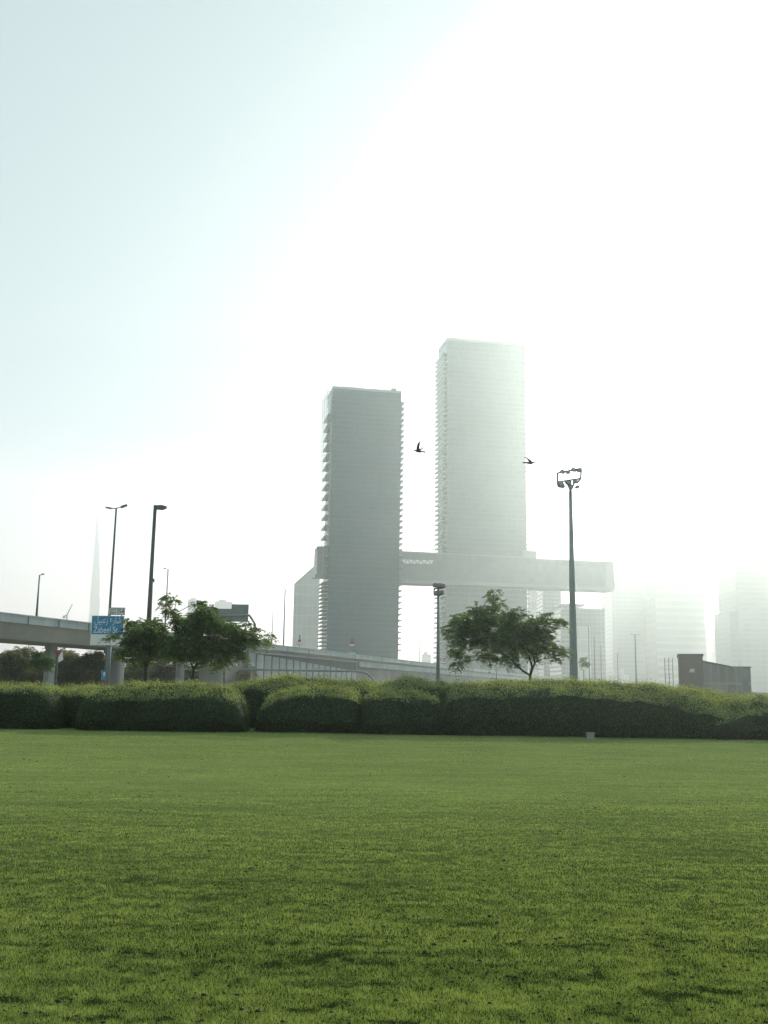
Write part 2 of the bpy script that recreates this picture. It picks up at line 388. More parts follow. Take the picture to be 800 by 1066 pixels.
def grass():
    n = 1000000
    v = rng.uniform(41, 430, n); Y = CAMZ * F / v; px = rng.uniform(-90, 890, n); X = (px - 400) / F * Y
    hole = vnoise(X * 11 + 7, Y * 12, 21) * .45 + vnoise(X * 1.6, Y * 9, 25) * .35 + vnoise(X * 5, Y * 6, 29) * .2
    gap = np.clip((hole - .22) * 2.2, 0, 1) * .7 + vnoise(X * 14, Y * 15, 22) * .3
    big = vnoise(X * .25, Y * .3, 23) * .35 + vnoise(X * .8, Y * 1.4, 24) * .35 + vnoise(X * 3, Y * 3, 26) * .3
    far = np.clip((Y - 6) / 16, 0, 1); lim = .25 - .16 * np.clip((Y - 6) / 8, 0, 1)
    keep = (hole > lim + .05 * rng.random(n)) | (rng.random(n) < .3)
    gap = .12 + gap * .85; gap = gap * (1 - .45 * far) + .45 * far * .62; gap[hole < lim] *= .62
    X, Y, gap, big, far = X[keep], Y[keep], gap[keep], big[keep], far[keep]; n = len(X)
    Z = lawn_h(X, Y) - .004
    h = (.009 + .015 * gap) * (1 - .25 * far) * rng.uniform(.6, 1.35, n)
    tall = rng.random(n) < .03; h[tall] *= 1.5
    w = np.maximum(.0026, Y * .00052) * rng.uniform(.7, 1.3, n)
    a = rng.uniform(0, 2 * np.pi, n); lean = rng.normal(0, .45, (n, 2)) * h[:, None]
    b = np.stack([X, Y, Z], 1); sdv = np.stack([np.cos(a) * w * .5, np.sin(a) * w * .5, np.zeros(n)], 1)
    tip = b + np.stack([lean[:, 0], lean[:, 1], h], 1)
    P = np.stack([b - sdv, b + sdv, tip], 1).reshape(-1, 3)
    tint = np.clip(.41 + .16 * far + .22 * (big - .5) + (.16 + .3 * far) * (vnoise(X * .3 + 3, Y * 2.2, 27) - .5) + .25 * far * (vnoise(X * 1.5 + 3, Y * 4, 28) - .5) + .45 * (gap - .55) + rng.normal(0, .13, n), 0, .93)  # tint painted lighter far off for sunlit tips, darker in shaded hollows
    dry = rng.random(n) < .035; tint[dry] = np.clip(tint[dry] + .45, 0, 1)
    T = np.repeat(tint, 3)
    o = np_mesh('grass', P, 3, 'grass', attr=T); tag(o, kind='stuff')
    o['label'] = 'short mown green grass covering the lawn'; o['category'] = 'grass'
grass()

def clods():
    mb = MB(); 
    for i in range(1500):
        v = random.uniform(52, 350); Y = CAMZ * F / v; X = (random.uniform(-30, 830) - 400) / F * Y
        if vnoise(np.array([X * .5]), np.array([Y * .4]), 31)[0] < .38: continue
        z = float(lawn_h(np.array([X]), np.array([Y]))[0]) + .012
        s = random.choice((.004, .005, .007, .010)) * random.uniform(.7, 1.3) * (1 + Y * .012)
        mb.tube([(X - s * 1.3, Y, z), (X - s * .6, Y, z + s * .4), (X + s * .5, Y, z + s * .3), (X + s * 1.4, Y + s, z - s * .2)],
                [s * .2, s * random.uniform(.4, .7), s * .5, s * .1], 5)
    o = mb.build('leaf_litter', plain('dry_leaf', (.03, .024, .014), .95, var=.5, scale=20)); tag(o, 'dry dark leaf scraps lying in the grass', 'leaf litter', kind='stuff')
clods()

# hidden strip of road between hedge and flyover, with kerb and lane marks
def road():
    y0, y1 = 62, 69
    MB().box(-400, 400, y0, y1, -.3, -.06).build('road', 'asphalt')['kind'] = 'structure'
    mb = MB()
    for k in range(-40, 40): mb.quad((k * 9, 65.45, -.056), (k * 9 + 4, 65.45, -.056), (k * 9 + 4, 65.6, -.056), (k * 9, 65.6, -.056))
    mb.build('road_marking', 'paint')['kind'] = 'structure'
    mb = MB().box(-400, 400, y0 - .3, y0, -.3, .06); mb.box(-400, 400, y1, y1 + .3, -.3, .06)
    mb.build('kerb', 'concrete')['kind'] = 'structure'
road()

# ------------------------------------------------------------------ clipped hedges
def hedge(label, pts, Y0, D, cuts=(True, True), dens=900, leaf=.06, seed=0):
    """pts: (column, row where the lit top begins, row of the crest) of the photo, turned into metres at the hedge's own distance"""
    r = np.random.default_rng(seed + 50)
    xs = np.array([xat(p[0], Y0, 1.2) for p in pts]); hf = np.array([zat(p[0], p[1], Y0) for p in pts]); ht = np.array([zat(p[0], p[2], Y0 + D * .6) for p in pts])
    nx = max(24, int((xs[-1] - xs[0]) / .25)); X = np.unique(np.concatenate([np.linspace(xs[0], xs[-1], nx), xs[0] + np.array([.004, .015, .03, .06, .1, .15, .2, .3, .4, .5]), xs[-1] - np.array([.004, .015, .03, .06, .1, .15, .2, .3, .4, .5])])); nx = len(X)
    HF = np.interp(X, xs, hf); HT = np.interp(X, xs, ht)
    prof = [(.10, 0, 0), (-.02, .35, 0), (-.04, .7, 0), (.0, .93, 0), (.07, 1, .0), (.22, 1, .30), (.38, 1, .62), (.55, 1, .86), (.75, 1, 1.0), (.9, 1, .9), (1.0, 1, .3), (1.02, .5, 0), (1.0, 0, 0)]
    G = np.zeros((nx, len(prof), 3)); half = (xs[-1] - xs[0]) / 2; mid = (xs[-1] + xs[0]) / 2
    for j, (py, a, b) in enumerate(prof):
        e = np.ones(nx); sh = np.zeros(nx)
        dl = (X - xs[0]) / .6; dr = (xs[-1] - X) / .6
        for d_, c_ in ((dl, cuts[0]), (dr, cuts[1])):
            if c_:
                q = np.clip(1 - d_, 0, 1); e *= np.sqrt(np.clip(1 - q ** 2.6, 0, 1)) * .3 + .7 * np.clip(1 - q ** 7, 0, 1); sh += q ** 2.4 * .55
        z = (HF * a + (HT - HF) * b) * e
        yy = Y0 + np.where(py < .5, np.maximum(py * D, 0) + sh + min(py, 0), py * D - sh * .6)
        G[:, j] = np.stack([X, yy, z], 1)
    wob = (vnoise(G[..., 0] * .9 + seed * 9, G[..., 2] * 1.2 + G[..., 1] * .8, 40 + seed) - .5)
    wob2 = (vnoise(G[..., 0] * 3 + seed * 9, G[..., 2] * 3 + G[..., 1] * 3, 41 + seed) - .5)
    G[..., 1] += np.where(G[..., 2] > .02, wob * .28 + wob2 * .10, 0) * 1.0
    G[..., 2] += np.where(G[..., 2] > .3, wob * .22 + wob2 * .17, 0)
    mb = MB(); mb.v = [tuple(p) for p in G.reshape(-1, 3)]; m = len(prof)
    for i in range(nx - 1):
        for j in range(m - 1):
            mb.f.append((i * m + j, i * m + j + 1, (i + 1) * m + j + 1, (i + 1) * m + j)); mb.m.append(0)
    mb.f.append(tuple(range(m))); mb.m.append(0); mb.f.append(tuple((nx - 1) * m + j for j in reversed(range(m)))); mb.m.append(0)
    # leaves on the skin
    A, B, Cc, Dd = (G[:-1, :-1], G[1:, :-1], G[1:, 1:], G[:-1, 1:])
    nr = np.cross(Cc - A, Dd - B); ar = np.linalg.norm(nr, axis=-1) * .5; nr = -unit(nr)
    A, B, Cc, Dd, nr, ar = [q.reshape(-1, *q.shape[2:]) for q in (A, B, Cc, Dd, nr, ar)]
    endf = []
    idx = r.choice(len(ar), int(ar.sum() * dens), p=ar / ar.sum()); n = len(idx)
    u = r.random((n, 1)); v = r.random((n, 1))
    cen = (A[idx] * (1 - u) + B[idx] * u) * (1 - v) + (Dd[idx] * (1 - u) + Cc[idx] * u) * v
    nn = nr[idx]
    sgn = np.sign(np.sum(nn * (cen - np.array([mid, Y0 + D / 2, .6])), 1, keepdims=True)); nn = nn * np.where(sgn == 0, 1, sgn)
    cen = cen + nn * (r.random((n, 1)) ** 2 * .13 - .02)
    cen[:, 2] = np.maximum(cen[:, 2], .03)
    mot = vnoise(cen[:, 0] * 2.2 + seed, cen[:, 1] * 3.1, 60 + seed) * .6 + vnoise(cen[:, 0] * 6, cen[:, 1] * 7, 61) * .4
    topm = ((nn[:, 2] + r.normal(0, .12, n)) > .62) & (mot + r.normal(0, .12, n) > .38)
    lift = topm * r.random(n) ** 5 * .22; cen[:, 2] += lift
    nn = unit(nn * .8 + r.normal(0, .6, (n, 3))); ax = unit(r.normal(0, 1, (n, 3)) + np.array([0, 0, .6]))
    nn[topm] = unit(r.normal(0, 1, (topm.sum(), 3)) * np.array([.8, 1, .6])); ax[topm] = unit(r.normal(0, .6, (topm.sum(), 3)) + np.array([0, 0, 1.0]))
    P = leaf_quads(cen, nn, ax, leaf * r.uniform(.6, 1.4, n), leaf * .55 * r.uniform(.6, 1.3, n))
    nb = len(mb.v); nf = len(mb.f)
    V = np.concatenate([np.array(mb.v), P]); me = bpy.data.meshes.new('hedge')
    F_ = mb.f + [(nb + 4 * k, nb + 4 * k + 1, nb + 4 * k + 2, nb + 4 * k + 3) for k in range(n)]
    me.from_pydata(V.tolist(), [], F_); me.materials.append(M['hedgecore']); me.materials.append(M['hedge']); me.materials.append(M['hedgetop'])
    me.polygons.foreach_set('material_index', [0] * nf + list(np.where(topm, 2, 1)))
    o = bpy.data.objects.new('hedge', me); C.objects.link(o)
    tag(o, label, 'hedge', 'clipped hedges along the far edge of the lawn')

hedge('flat topped dark hedge block cut by the left border', [(-90, 719, 715), (0, 720, 716), (30, 721, 717), (54, 725, 720)], 39.2, 2.4, (False, True), seed=1)
hedge('low recessed hedge block in the shadowed notch below the blue sign', [(40, 724, 717), (70, 725, 718), (100, 725, 718)], 41.0, 2.6, (True, True), seed=2)
hedge('long rounded hedge with domed top directly in front of the two trees', [(78, 737, 722), (92, 727, 715), (140, 724, 713), (200, 725, 714), (235, 729, 719), (254, 738, 726)], 39.0, 2.2, (True, True), seed=3)
hedge('tall wavy hedge standing behind the front blocks, before the slotted wall', [(226, 722, 716), (262, 718, 709), (292, 716, 706), (330, 717, 708), (370, 720, 712), (400, 719, 711), (436, 718, 709), (475, 720, 711)], 43.4, 2.6, (True, True), seed=4)
hedge('domed hedge block with bright rounded top below the slotted wall', [(266, 738, 730), (284, 730, 721), (320, 726, 716), (352, 727, 717), (380, 732, 722)], 39.6, 2.6, (True, True), seed=5)
hedge('small squarish hedge block between the domed block and the longest hedge', [(374, 733, 728), (392, 728, 722), (430, 728, 721), (463, 731, 725)], 39.4, 2.2, (True, True), seed=6)
hedge('longest hedge, flat topped, running below the lone tree and the tall floodlight mast', [(460, 728, 719), (475, 724, 713), (520, 722, 711), (600, 723, 711), (650, 727, 713), (700, 735, 714), (740, 743, 719), (768, 750, 729)], 39.4, 3.4, (True, True), dens=900, seed=7)
hedge('low sloping hedge at the right border with its top falling away', [(738, 752, 742), (770, 746, 731), (800, 744, 728), (860, 745, 729), (900, 745, 730)], 39.2, 3.0, (True, False), seed=8)
hedge('rear hedge rising behind the sloping block near the brown building', [(690, 729, 717), (730, 728, 716), (770, 733, 723), (800, 739, 729), (880, 742, 734)], 44.0, 2.4, (True, False), seed=9)

# small utility box at the hedge foot
p = on_z(612.5, 768, .02)
o = MB().box(-.13, .13, -.1, .1, 0, .2).box(-.15, .15, -.12, .12, .2, .235).box(-.05, .05, -.115, -.1, .08, .14).build('utility_box', 'box', loc=(p.x, 38.3, 0))
tag(o, 'small white utility box on the grass at the foot of the longest hedge', 'utility box')

# ------------------------------------------------------------------ trees
def fronds(blobs, dens, L0, rs, leafl=.11, leafw=.045, pairs=6, droop=.55):
    cen = []; nrm = []; axs = []
    for (c, rad) in blobs:
        k = max(3, int(dens * (rad / .5) ** 2)); c = np.array(c)
        d = unit(rs.normal(0, 1, (k, 3))); q = rs.random((k, 1)) ** .45
        st = c + d * q * np.array([rad, rad, rad * .72]) * .8
        dr = unit(d * np.array([1, 1, .25]) + rs.normal(0, .35, (k, 3)))
        ln = L0 * rs.uniform(.6, 1.25, k)
        for j in range(pairs):
            t = (j + .6) / pairs
            mid = st + dr * (ln * t)[:, None] + np.array([0, 0, -1]) * (droop * ln * t * t)[:, None]
            sdv = unit(np.cross(dr, np.array([0, 0, 1.0]))); tw = rs.normal(0, .3, (k, 1))
            for s in (-1, 1):
                a = unit(sdv * s + dr * .5 + np.array([0, 0, -.35]) + tw * np.array([0, 0, 1.0]))
                cen.append(mid + a * leafl * .5); axs.append(a); nrm.append(unit(np.array([0, 0, 1.0]) + rs.normal(0, .45, (k, 3))))
    cen = np.concatenate(cen); nrm = np.concatenate(nrm); axs = np.concatenate(axs); n = len(cen)
    return leaf_quads(cen, nrm, axs, leafl * rs.uniform(.7, 1.3, n), leafw * rs.uniform(.7, 1.3, n))

def tree(name, label, base_px, Y, trunk_px, blob_px, seed, r0=.13, dens=30, spread=1.5, forks=((),), L0=.38, leaf='leaf', group=None, leafl=.17, leafw=.085, twigs=True):
    rs = np.random.default_rng(seed); rd = random.Random(seed)
    bx = xat(base_px, Y, 1.7); t = thing(name, label, 'tree', (bx, Y, 0), group=group)
    off = Vector((bx, Y, 0)); m_px = Y / F
    path = [Vector((0, 0, -.05))] + [at(x, y, Y) - off for x, y in trunk_px]
    mb = MB(); rr = [r0 * (1 - .45 * i / (len(path) - 1)) for i in range(len(path))]; rr[0] *= 1.35
    mb.tube(path, rr, 9)
    ends = [(path[-1], rr[-1])]
    for fk in forks:
        if not fk: continue
        st = path[-1] if len(fk[0]) == 2 else path[fk[0][2]]
        pp = [st] + [at(q[0], q[1], Y + rd.uniform(-.3, .3)) - off for q in fk]
        fr = [r0 * .5 * (1 - .5 * i / (len(pp) - 1)) for i in range(len(pp))]
        mb.tube(pp, fr, 7); ends += list(zip(pp[1:], fr[1:]))
    blobs = []
    for (x, y, rp) in blob_px:
        dy = rd.uniform(-spread, spread); c = at(x, y, Y + dy) - off
        blobs.append((c, rp * m_px)); 
        if rp > 9: blobs.append((at(x + rd.uniform(-6, 6), y + rd.uniform(-3, 3), Y - dy * .8) - off, rp * m_px * .9))
    if twigs:
        for c, rad in blobs:
            e, er = min(ends, key=lambda q: (q[0] - c).length + (2.0 if q[0].z > c.z else 0))
            mid = e.lerp(c, .55) + Vector((rd.uniform(-.15, .15), rd.uniform(-.15, .15), .12 * (c - e).length - .05))
            mb.tube([e, mid, c], [max(.02, er * .5), .022, .01], 5)
            for _ in range(3):
                q = c + Vector((rd.uniform(-1, 1), rd.uniform(-1, 1), rd.uniform(-.3, .5))) * rad
                mb.tube([mid.lerp(c, rd.uniform(.3, 1)), q], [.012, .006], 4, cap=False)
    mb.build('trunk', 'bark', t, smooth=True)
    np_mesh('crown', fronds([(tuple(c), r_) for c, r_ in blobs], dens, L0, rs, leafl, leafw), 4, leaf, parent=t)
    return t

B = [(514.5,614,3.5),(513,622,6),(520,628,5),(512,634,7),(495,634,8),(503,640,9),(480,644,10),(489,650,11),(472,660,9),(478,668,9),(469,652,5),(475,679,8),(476,691,5.5),(483,684,6),
     (495,650,12),(507,646,11),(525,643,10),(540,640,8),(533,652,12),(557,646,9),(571,643,7),(583,647,6),(589,647,3),(571,652,7),(547,660,14),(560,660,11),(522,664,14),(508,662,11),
     (496,668,10),(505,681,8),(514,686,6),(530,684,7),(533,691,5),(560,677,10),(573,672,8),(583,679,7),(590,676,3),(580,685,5),(556,684,5),(543,674,10),(520,676,7),(487,660,8),(552,652,9),(500,640,7)]
tree('umbrella_tree', 'wide umbrella shaped tree with a raised tuft, alone beside the tall floodlight mast', 552, 52, [(552, 712), (552.3, 703)], B, 3,
     r0=.12, forks=(((544, 698), (538, 692), (526, 682), (505, 668)), ((554, 694), (551, 684), (549, 672), (560, 655)), ((557, 690), (555, 682), (566, 670))), dens=58)
A2 = [(175,622,4.5),(182,625,3.5),(172,629,4),(177,636,5.5),(183,643,6.5),(208,629,6),(212,636,8),(220,632,4),(202,640,6),(199,652,15),(190,650,8),(219,650,14),(234,655,12),(250,661,10),(260,668,8.5),(274,667,5.5),
      (281,661,3.5),(267,655,4.5),(257,651,4),(187,666,14),(207,670,15),(225,672,13),(242,677,9),(251,683,5.5),(232,687,7),(227,693,4.5),(212,685,9),(197,682,9),(176,680,10),(168,668,9),(246,668,7),(280,668,3),(168,655,6)]
tree('shade_tree', 'larger dense tree with ragged crown and a thin upper spur, right of the two neighbours', 200, 56, [(200.5, 712), (202, 697)], A2, 5,
     r0=.14, forks=(((199, 690), (194, 678), (186, 660), (180, 640)), ((206, 688), (214, 672), (222, 655)), ((208, 690), (226, 678), (246, 668))), dens=92)
A1 = [(111,665,2.5),(118,662,3.5),(125,659,4),(132,647,3.5),(139,649,5),(150,648,5),(158,646,4),(165,649,6),(145,658,11),(157,661,12),(135,667,9),(129,679,6),(126,684,4),(146,677,11),(161,676,11),(171,671,9),(151,688,6),(140,686,5),(166,662,8)]
tree('shade_tree', 'smaller leaning tree overlapping the blue road sign, left of the denser one', 152, 57, [(151.5, 712), (152.5, 694)], A1, 8,
     r0=.13, forks=(((148, 686), (142, 674), (132, 660)), ((157, 684), (162, 672), (166, 660))), dens=92)

def scrub(label, px, Y, blobs, seed, leaf='leafdull', name='roadside_tree', dens=55):
    return tree(name, label, px, Y, [(px + .4, 704), (px + 1, 694)], blobs, seed, r0=.16, dens=dens, spread=2.5, L0=.6, leaf=leaf, leafl=.26, leafw=.12, group='roadside trees beneath the flyover')
scrub('dusty spreading tree beneath the flyover at the left border', 12, 150, [(0,690,9),(12,684,10),(24,690,9),(6,702,10),(20,702,10),(-8,684,8),(-12,700,9),(30,704,8)], 21)
scrub('small fresh green round tree beside the round pier beneath the flyover', 44, 112, [(44,685,6),(39,689,5.5),(49,689,5.5),(45,693,6),(41,681,4)], 22, 'leafbright', 'round_tree')
scrub('low dusty tree between the two flyover piers nearest the blue sign', 70, 150, [(62,694,8),(72,687,9),(84,690,10),(70,703,9),(84,704,9),(58,704,7),(92,684,6)], 23)
scrub('scrubby tree just left of the sign post beneath the flyover', 98, 146, [(96,694,8),(104,690,8),(98,704,9),(107,704,7),(103,682,5)], 24)
scrub('low bushy tree seen below the crowns of the two front trees', 138, 170, [(134,703,7),(143,700,7),(150,705,7),(139,694,5),(158,702,6)], 25)
scrub('low bushy tree between the thin trunk and the wide pier', 172, 175, [(164,704,6),(172,700,7),(180,704,6),(176,695,4)], 26)
tree('palm_tree', 'small hazy tree at the foot of the glass building right of the tall mast', 608, 260, [(608, 712), (608, 697)], [(608,692,3),(606,688,2.6),(611,690,2.4),(608,685,2.2)], 30, r0=.12, dens=14, spread=.5, L0=.9, leafl=.4, leafw=.2, twigs=False)

def shrubbery():
    rs = np.random.default_rng(77); bl = []
    for px in range(-60, 262, 5):
        Y = 185 + rs.uniform(-12, 12); top = 690 + rs.uniform(-8, 6) - (8 if px < 108 else 0) + (4 if px > 180 else 0)
        y = top
        while y < 722: bl.append((tuple(at(px + rs.uniform(-2, 2), y + 3, Y)), rs.uniform(.9, 1.5))); y += 7
    P = fronds(bl, 11, .9, rs, .30, .15); o = np_mesh('roadside_shrubbery', P, 4, 'leafdull'); tag(o, 'dusty dark shrubbery massed behind the flyover piers', 'shrubbery', kind='stuff')
shrubbery()

# ------------------------------------------------------------------ flyover
ZT = 9.9
pa = on_z(0, 637, ZT); pb = on_z(595, 707.6, ZT)
fd = (pb - pa).normalized(); FA = math.atan2(fd.y, fd.x)
fly = thing('flyover', 'long grey concrete road flyover crossing behind the trees and hedges', 'bridge', (pa.x, pa.y, 0), FA)
LEN = (pb - pa).length
def s_at(px, y_guess=690):                   # distance along the flyover whose point at parapet height shows at column px
    lo, hi = -200.0, 3000.0
    for _ in range(60):
        m_ = (lo + hi) / 2
        p_ = Vector((pa.x, pa.y, ZT)) + fd * m_
        if p_.y < 5 or proj(p_)[0] < px: lo = m_
        else: hi = m_
    return lo
Wd = 12.0
mb = MB().box(-60, 900, 0, .3, ZT - 1.05, ZT).box(-60, 900, Wd - .3, Wd, ZT - 1.05, ZT).box(-60, 900, -.06, .36, ZT - .14, ZT + .02)
mb.build('parapet', 'parapet', fly)
for px in (30, 62, 93, 300, 322, 345, 370, 398, 428, 458, 492, 530):
    sj = s_at(px); MB().box(sj - .06, sj + .06, -.066, -.004, ZT - 1.05, ZT - .15).build('expansion_joint', 'slot', fly)
mb = MB(); mb.prism([(.25, ZT - 1.05), (Wd - .25, ZT - 1.05), (Wd - .6, ZT - 1.5), (Wd - 1.6, ZT - 2.9), (1.6, ZT - 2.9), (.6, ZT - 1.5)][::-1], -60, 900,
     mat=Matrix(((0, 1, 0, 0), (1, 0, 0, 0), (0, 0, 1, 0), (0, 0, 0, 1)))); deck = mb.build('deck', 'concrete', fly)
MB().box(-60, 900, .3, Wd - .3, ZT - 1.05, ZT - .98).build('road_surface', 'asphalt', fly)
def s_mid(px, yl):
    lo, hi = -58.0, 900.0
    for _ in range(60):
        m_ = (lo + hi) / 2; v_ = fly_pt(m_, yl)
        if v_.y < 8 or proj(v_)[0] < px: lo = m_
        else: hi = m_
    return lo
def fly_pt(s_, yl, z=4.0): return Vector((pa.x + fd.x * s_ - fd.y * yl, pa.y + fd.y * s_ + fd.x * yl, z))
for k, (x0, x1, yl) in enumerate([(47, 57, 6), (108.5, 130.5, 5), (183, 192.5, 6), (206, 236, 3.4)]):
    s0 = s_mid((x0 + x1) / 2, yl); Yc = fly_pt(s0, yl).y; al = 1.6
    b_ = ((x1 - x0) / F * Yc - al * .3) / .96
    pm = MB(); seg = 20; pts = []
    for i in range(seg):
        t_ = 2 * math.pi * i / seg; ex = abs(math.cos(t_)) ** .5 * math.copysign(1, math.cos(t_)); ey = abs(math.sin(t_)) ** .5 * math.copysign(1, math.sin(t_))
        pts.append((s0 + ex * al / 2, yl + ey * b_ / 2))
    pm.plan(pts, -.3, ZT - 3.5, 0); pm.plan([(s0 + (x - s0) * 1.2, yl + (y - yl) * 1.25) for x, y in pts], ZT - 3.5, ZT - 2.9)
    pm.build('pier', 'concrete', fly)
sw0, sw1, sw2 = s_at(240), s_at(262), s_at(374)
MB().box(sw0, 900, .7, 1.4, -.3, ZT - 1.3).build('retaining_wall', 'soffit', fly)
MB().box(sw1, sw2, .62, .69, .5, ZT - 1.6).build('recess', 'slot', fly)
nf = 0; x = sw1; pitch_ = (sw2 - sw1) / 17
pn = MB()
while x < sw2 - .5:
    pn.box(x, x + pitch_ * .84, .42, .7, 1.0, ZT - 2.0 - .12 * nf); x += pitch_; nf += 1
pn.build('rib_panel', 'panel', fly)
MB().box(sw1 - .3, sw2 + .3, .36, .46, ZT - 1.95, ZT - 1.6).build('rail', 'panel', fly)
MB().box(sw2 + 1.5, 900, .35, .7, ZT - 2.9, ZT - 1.6).build('edge_beam', 'parapet', fly)

YP = 92
t = thing('pipe_barrier', 'horizontal grey pipe barrier bending down at its right end before the slotted wall', 'barrier', (at(250, 697, YP).x, YP, 0))
pl_ = lambda px, py: (at(px, py, YP).x - t.location.x, 0, at(px, py, YP).z)
MB().tube([pl_(250, 696.8), pl_(320, 698), pl_(374, 699), pl_(382, 701), pl_(388, 706), pl_(391, 713), (pl_(391, 713)[0], 0, -.1)], .095, 10).build('pipe', 'panel', t, smooth=True)
for px in (262, 300, 338): MB().tube([(pl_(px, 698)[0], .02, -.1), (pl_(px, 698)[0], .02, pl_(px, 697.6)[2])], .07, 8).build('post', 'panel', t, smooth=True)

def on_fly(px, s_off=0.0, yoff=.15):
    s = s_at(px) + s_off; v = Vector((s, yoff, 0)); v.rotate(Matrix.Rotation(FA, 3, 'Z').to_euler()); return Vector((pa.x + v.x, pa.y + v.y, 0))

# ------------------------------------------------------------------ road signs
def txt_mesh(body, size, font=None):
    cu = bpy.data.curves.new('t', 'FONT'); cu.body = body; cu.size = size; cu.align_x = 'CENTER'; cu.align_y = 'CENTER'; cu.extrude = .004
    if font: cu.font = font
    o = bpy.data.objects.new('t', cu); C.objects.link(o); bpy.context.view_layer.update()
    me = bpy.data.meshes.new_from_object(o.evaluated_get(bpy.context.evaluated_depsgraph_get()))
    bpy.data.objects.remove(o); bpy.data.curves.remove(cu); return me
def lettering(name, body, size, mat, parent, x, y, z, fit=None):
    me = txt_mesh(body, size); me.materials.clear(); me.materials.append(M[mat])
    if len(me.vertices) == 0: return None
    xs_ = [v.co.x for v in me.vertices]; w_ = max(xs_) - min(xs_); cx_ = (max(xs_) + min(xs_)) / 2; ys_ = [v.co.y for v in me.vertices]; cy_ = (max(ys_) + min(ys_)) / 2
    k = fit / w_ if fit else 1
    for v in me.vertices: v.co = Vector(((v.co.x - cx_) * k, -v.co.z, (v.co.y - cy_)))
    o = bpy.data.objects.new(name, me); C.objects.link(o); o.parent = parent; o.location = (x, y, z); return o

YS = 90; mp_ = YS / F
c0 = at(113.5, 672, YS)
sg = thing('road_sign', 'blue and white street sign in Arabic and English with a small exit plate above', 'road sign', (xat(112.6, YS, 3), YS, 0))
def sl_(px, py): q = at(px, py, YS); return q.x - sg.location.x, q.z
x0, zt = sl_(97.5, 641.5); x1, zb = sl_(130, 671.5); _, zm = sl_(98, 660.3)
x1 = sl_(129.6, 650)[0]
MB().box(x0, x1, -.30, -.24, zm, zt).build('blue_panel', 'blue', sg)
MB().box(x0, x1, -.30, -.24, zb, zm - .01).build('white_panel', 'white', sg)
mb = MB()
for (a, b, c, d) in ((x0 - .05, x1 + .05, zt, zt + .05), (x0 - .05, x1 + .05, zb - .05, zb), (x0 - .05, x0, zb, zt), (x1, x1 + .05, zb, zt)): mb.box(a, b, -.315, -.235, c, d)
mb.build('sign_frame', 'white', sg)
MB().tube([(0, 0, -.1), (0, 0, zt)], [.2, .17], 12).build('post', 'steel', sg, smooth=True)
xc = (x0 + x1) / 2; hh = zt - zm
AR = '\uFEDE\uFEF4\uFE92\uFECB\uFEAF \uFEC9\uFEAD\uFE8E\uFEB7'
lettering('arabic_text', AR, hh * .55, 'white', sg, xc, -.31, zm + hh * .70, fit=(x1 - x0) * .84)
lettering('street_name', 'Zabeel St.', hh * .5, 'white', sg, xc - .1, -.31, zm + hh * .25, fit=(x1 - x0) * .80)
ex0, ez1 = sl_(114.2, 632.6); ex1, ez0 = sl_(131, 640.6)
MB().box(ex0, ex1, -.30, -.25, ez0, ez1).build('exit_plate', 'white', sg)
mb = MB()
for (a, b, c, d) in ((ex0, ex1, ez1 - .06, ez1), (ex0, ex1, ez0, ez0 + .06), (ex0, ex0 + .06, ez0 + .06, ez1 - .06), (ex1 - .06, ex1, ez0 + .06, ez1 - .06), (ex0 + (ex1 - ex0) * .56, ex0 + (ex1 - ex0) * .6, ez0 + .06, ez1 - .06)): mb.box(a, b, -.306, -.302, c, d)
mb.build('plate_border', 'steel', sg)
lettering('exit_text', 'EXIT', (ez1 - ez0) * .42, 'black', sg, ex0 + (ex1 - ex0) * .3, -.31, ez0 + (ez1 - ez0) * .28, fit=(ex1 - ex0) * .36)
lettering('exit_arabic', '\uFE9D\uFEAE\uFEA8\uFEE3', (ez1 - ez0) * .42, 'black', sg, ex0 + (ex1 - ex0) * .3, -.31, ez0 + (ez1 - ez0) * .70, fit=(ex1 - ex0) * .36)
lettering('exit_number', '54', (ez1 - ez0) * .8, 'black', sg, ex0 + (ex1 - ex0) * .79, -.31, (ez0 + ez1) / 2, fit=(ex1 - ex0) * .28)
for a_, b_ in (((ex0 + .1, -.2, zt - .2), (ex0 + .1, -.2, ez1)), ((ex1 - .3, -.2, zt - .2), (ex1 - .3, -.2, ez1)), ((x0 + .1, -.2, zt - .4), (x1 - .1, -.2, zt - .4)), ((x0 + .1, -.2, zb + .3), (x1 - .1, -.2, zb + .3))):
    MB().tube([a_, b_], .045, 6).build('bracket', 'darksteel', sg)

# small blue direction plate low beside the pier
YB = 96; q0 = at(106.3, 698, YB); q1 = at(111.6, 708, YB)
sb = thing('direction_plate', 'small dark blue sign with a white arrow beside the pier', 'road sign', ((q0.x + q1.x) / 2, YB, 0))
w_ = (q1.x - q0.x) / 2
MB().box(-w_, w_, -.08, -.04, q1.z, q0.z).build('plate', 'blue', sb)
zc = (q0.z * .65 + q1.z * .35)
MB().prism([(-.05, zc - .22), (.05, zc - .22), (.05, zc), (.16, zc), (0, zc + .18), (-.16, zc), (-.05, zc)], -.088, -.082).build('arrow', 'white', sb)
MB().box(-w_, w_, -.08, -.04, q1.z - .35, q1.z - .03).build('red_plate', 'red', sb)
MB().tube([(0, 0, -.1), (0, 0, q0.z)], .045, 8).build('post', 'steel', sb)

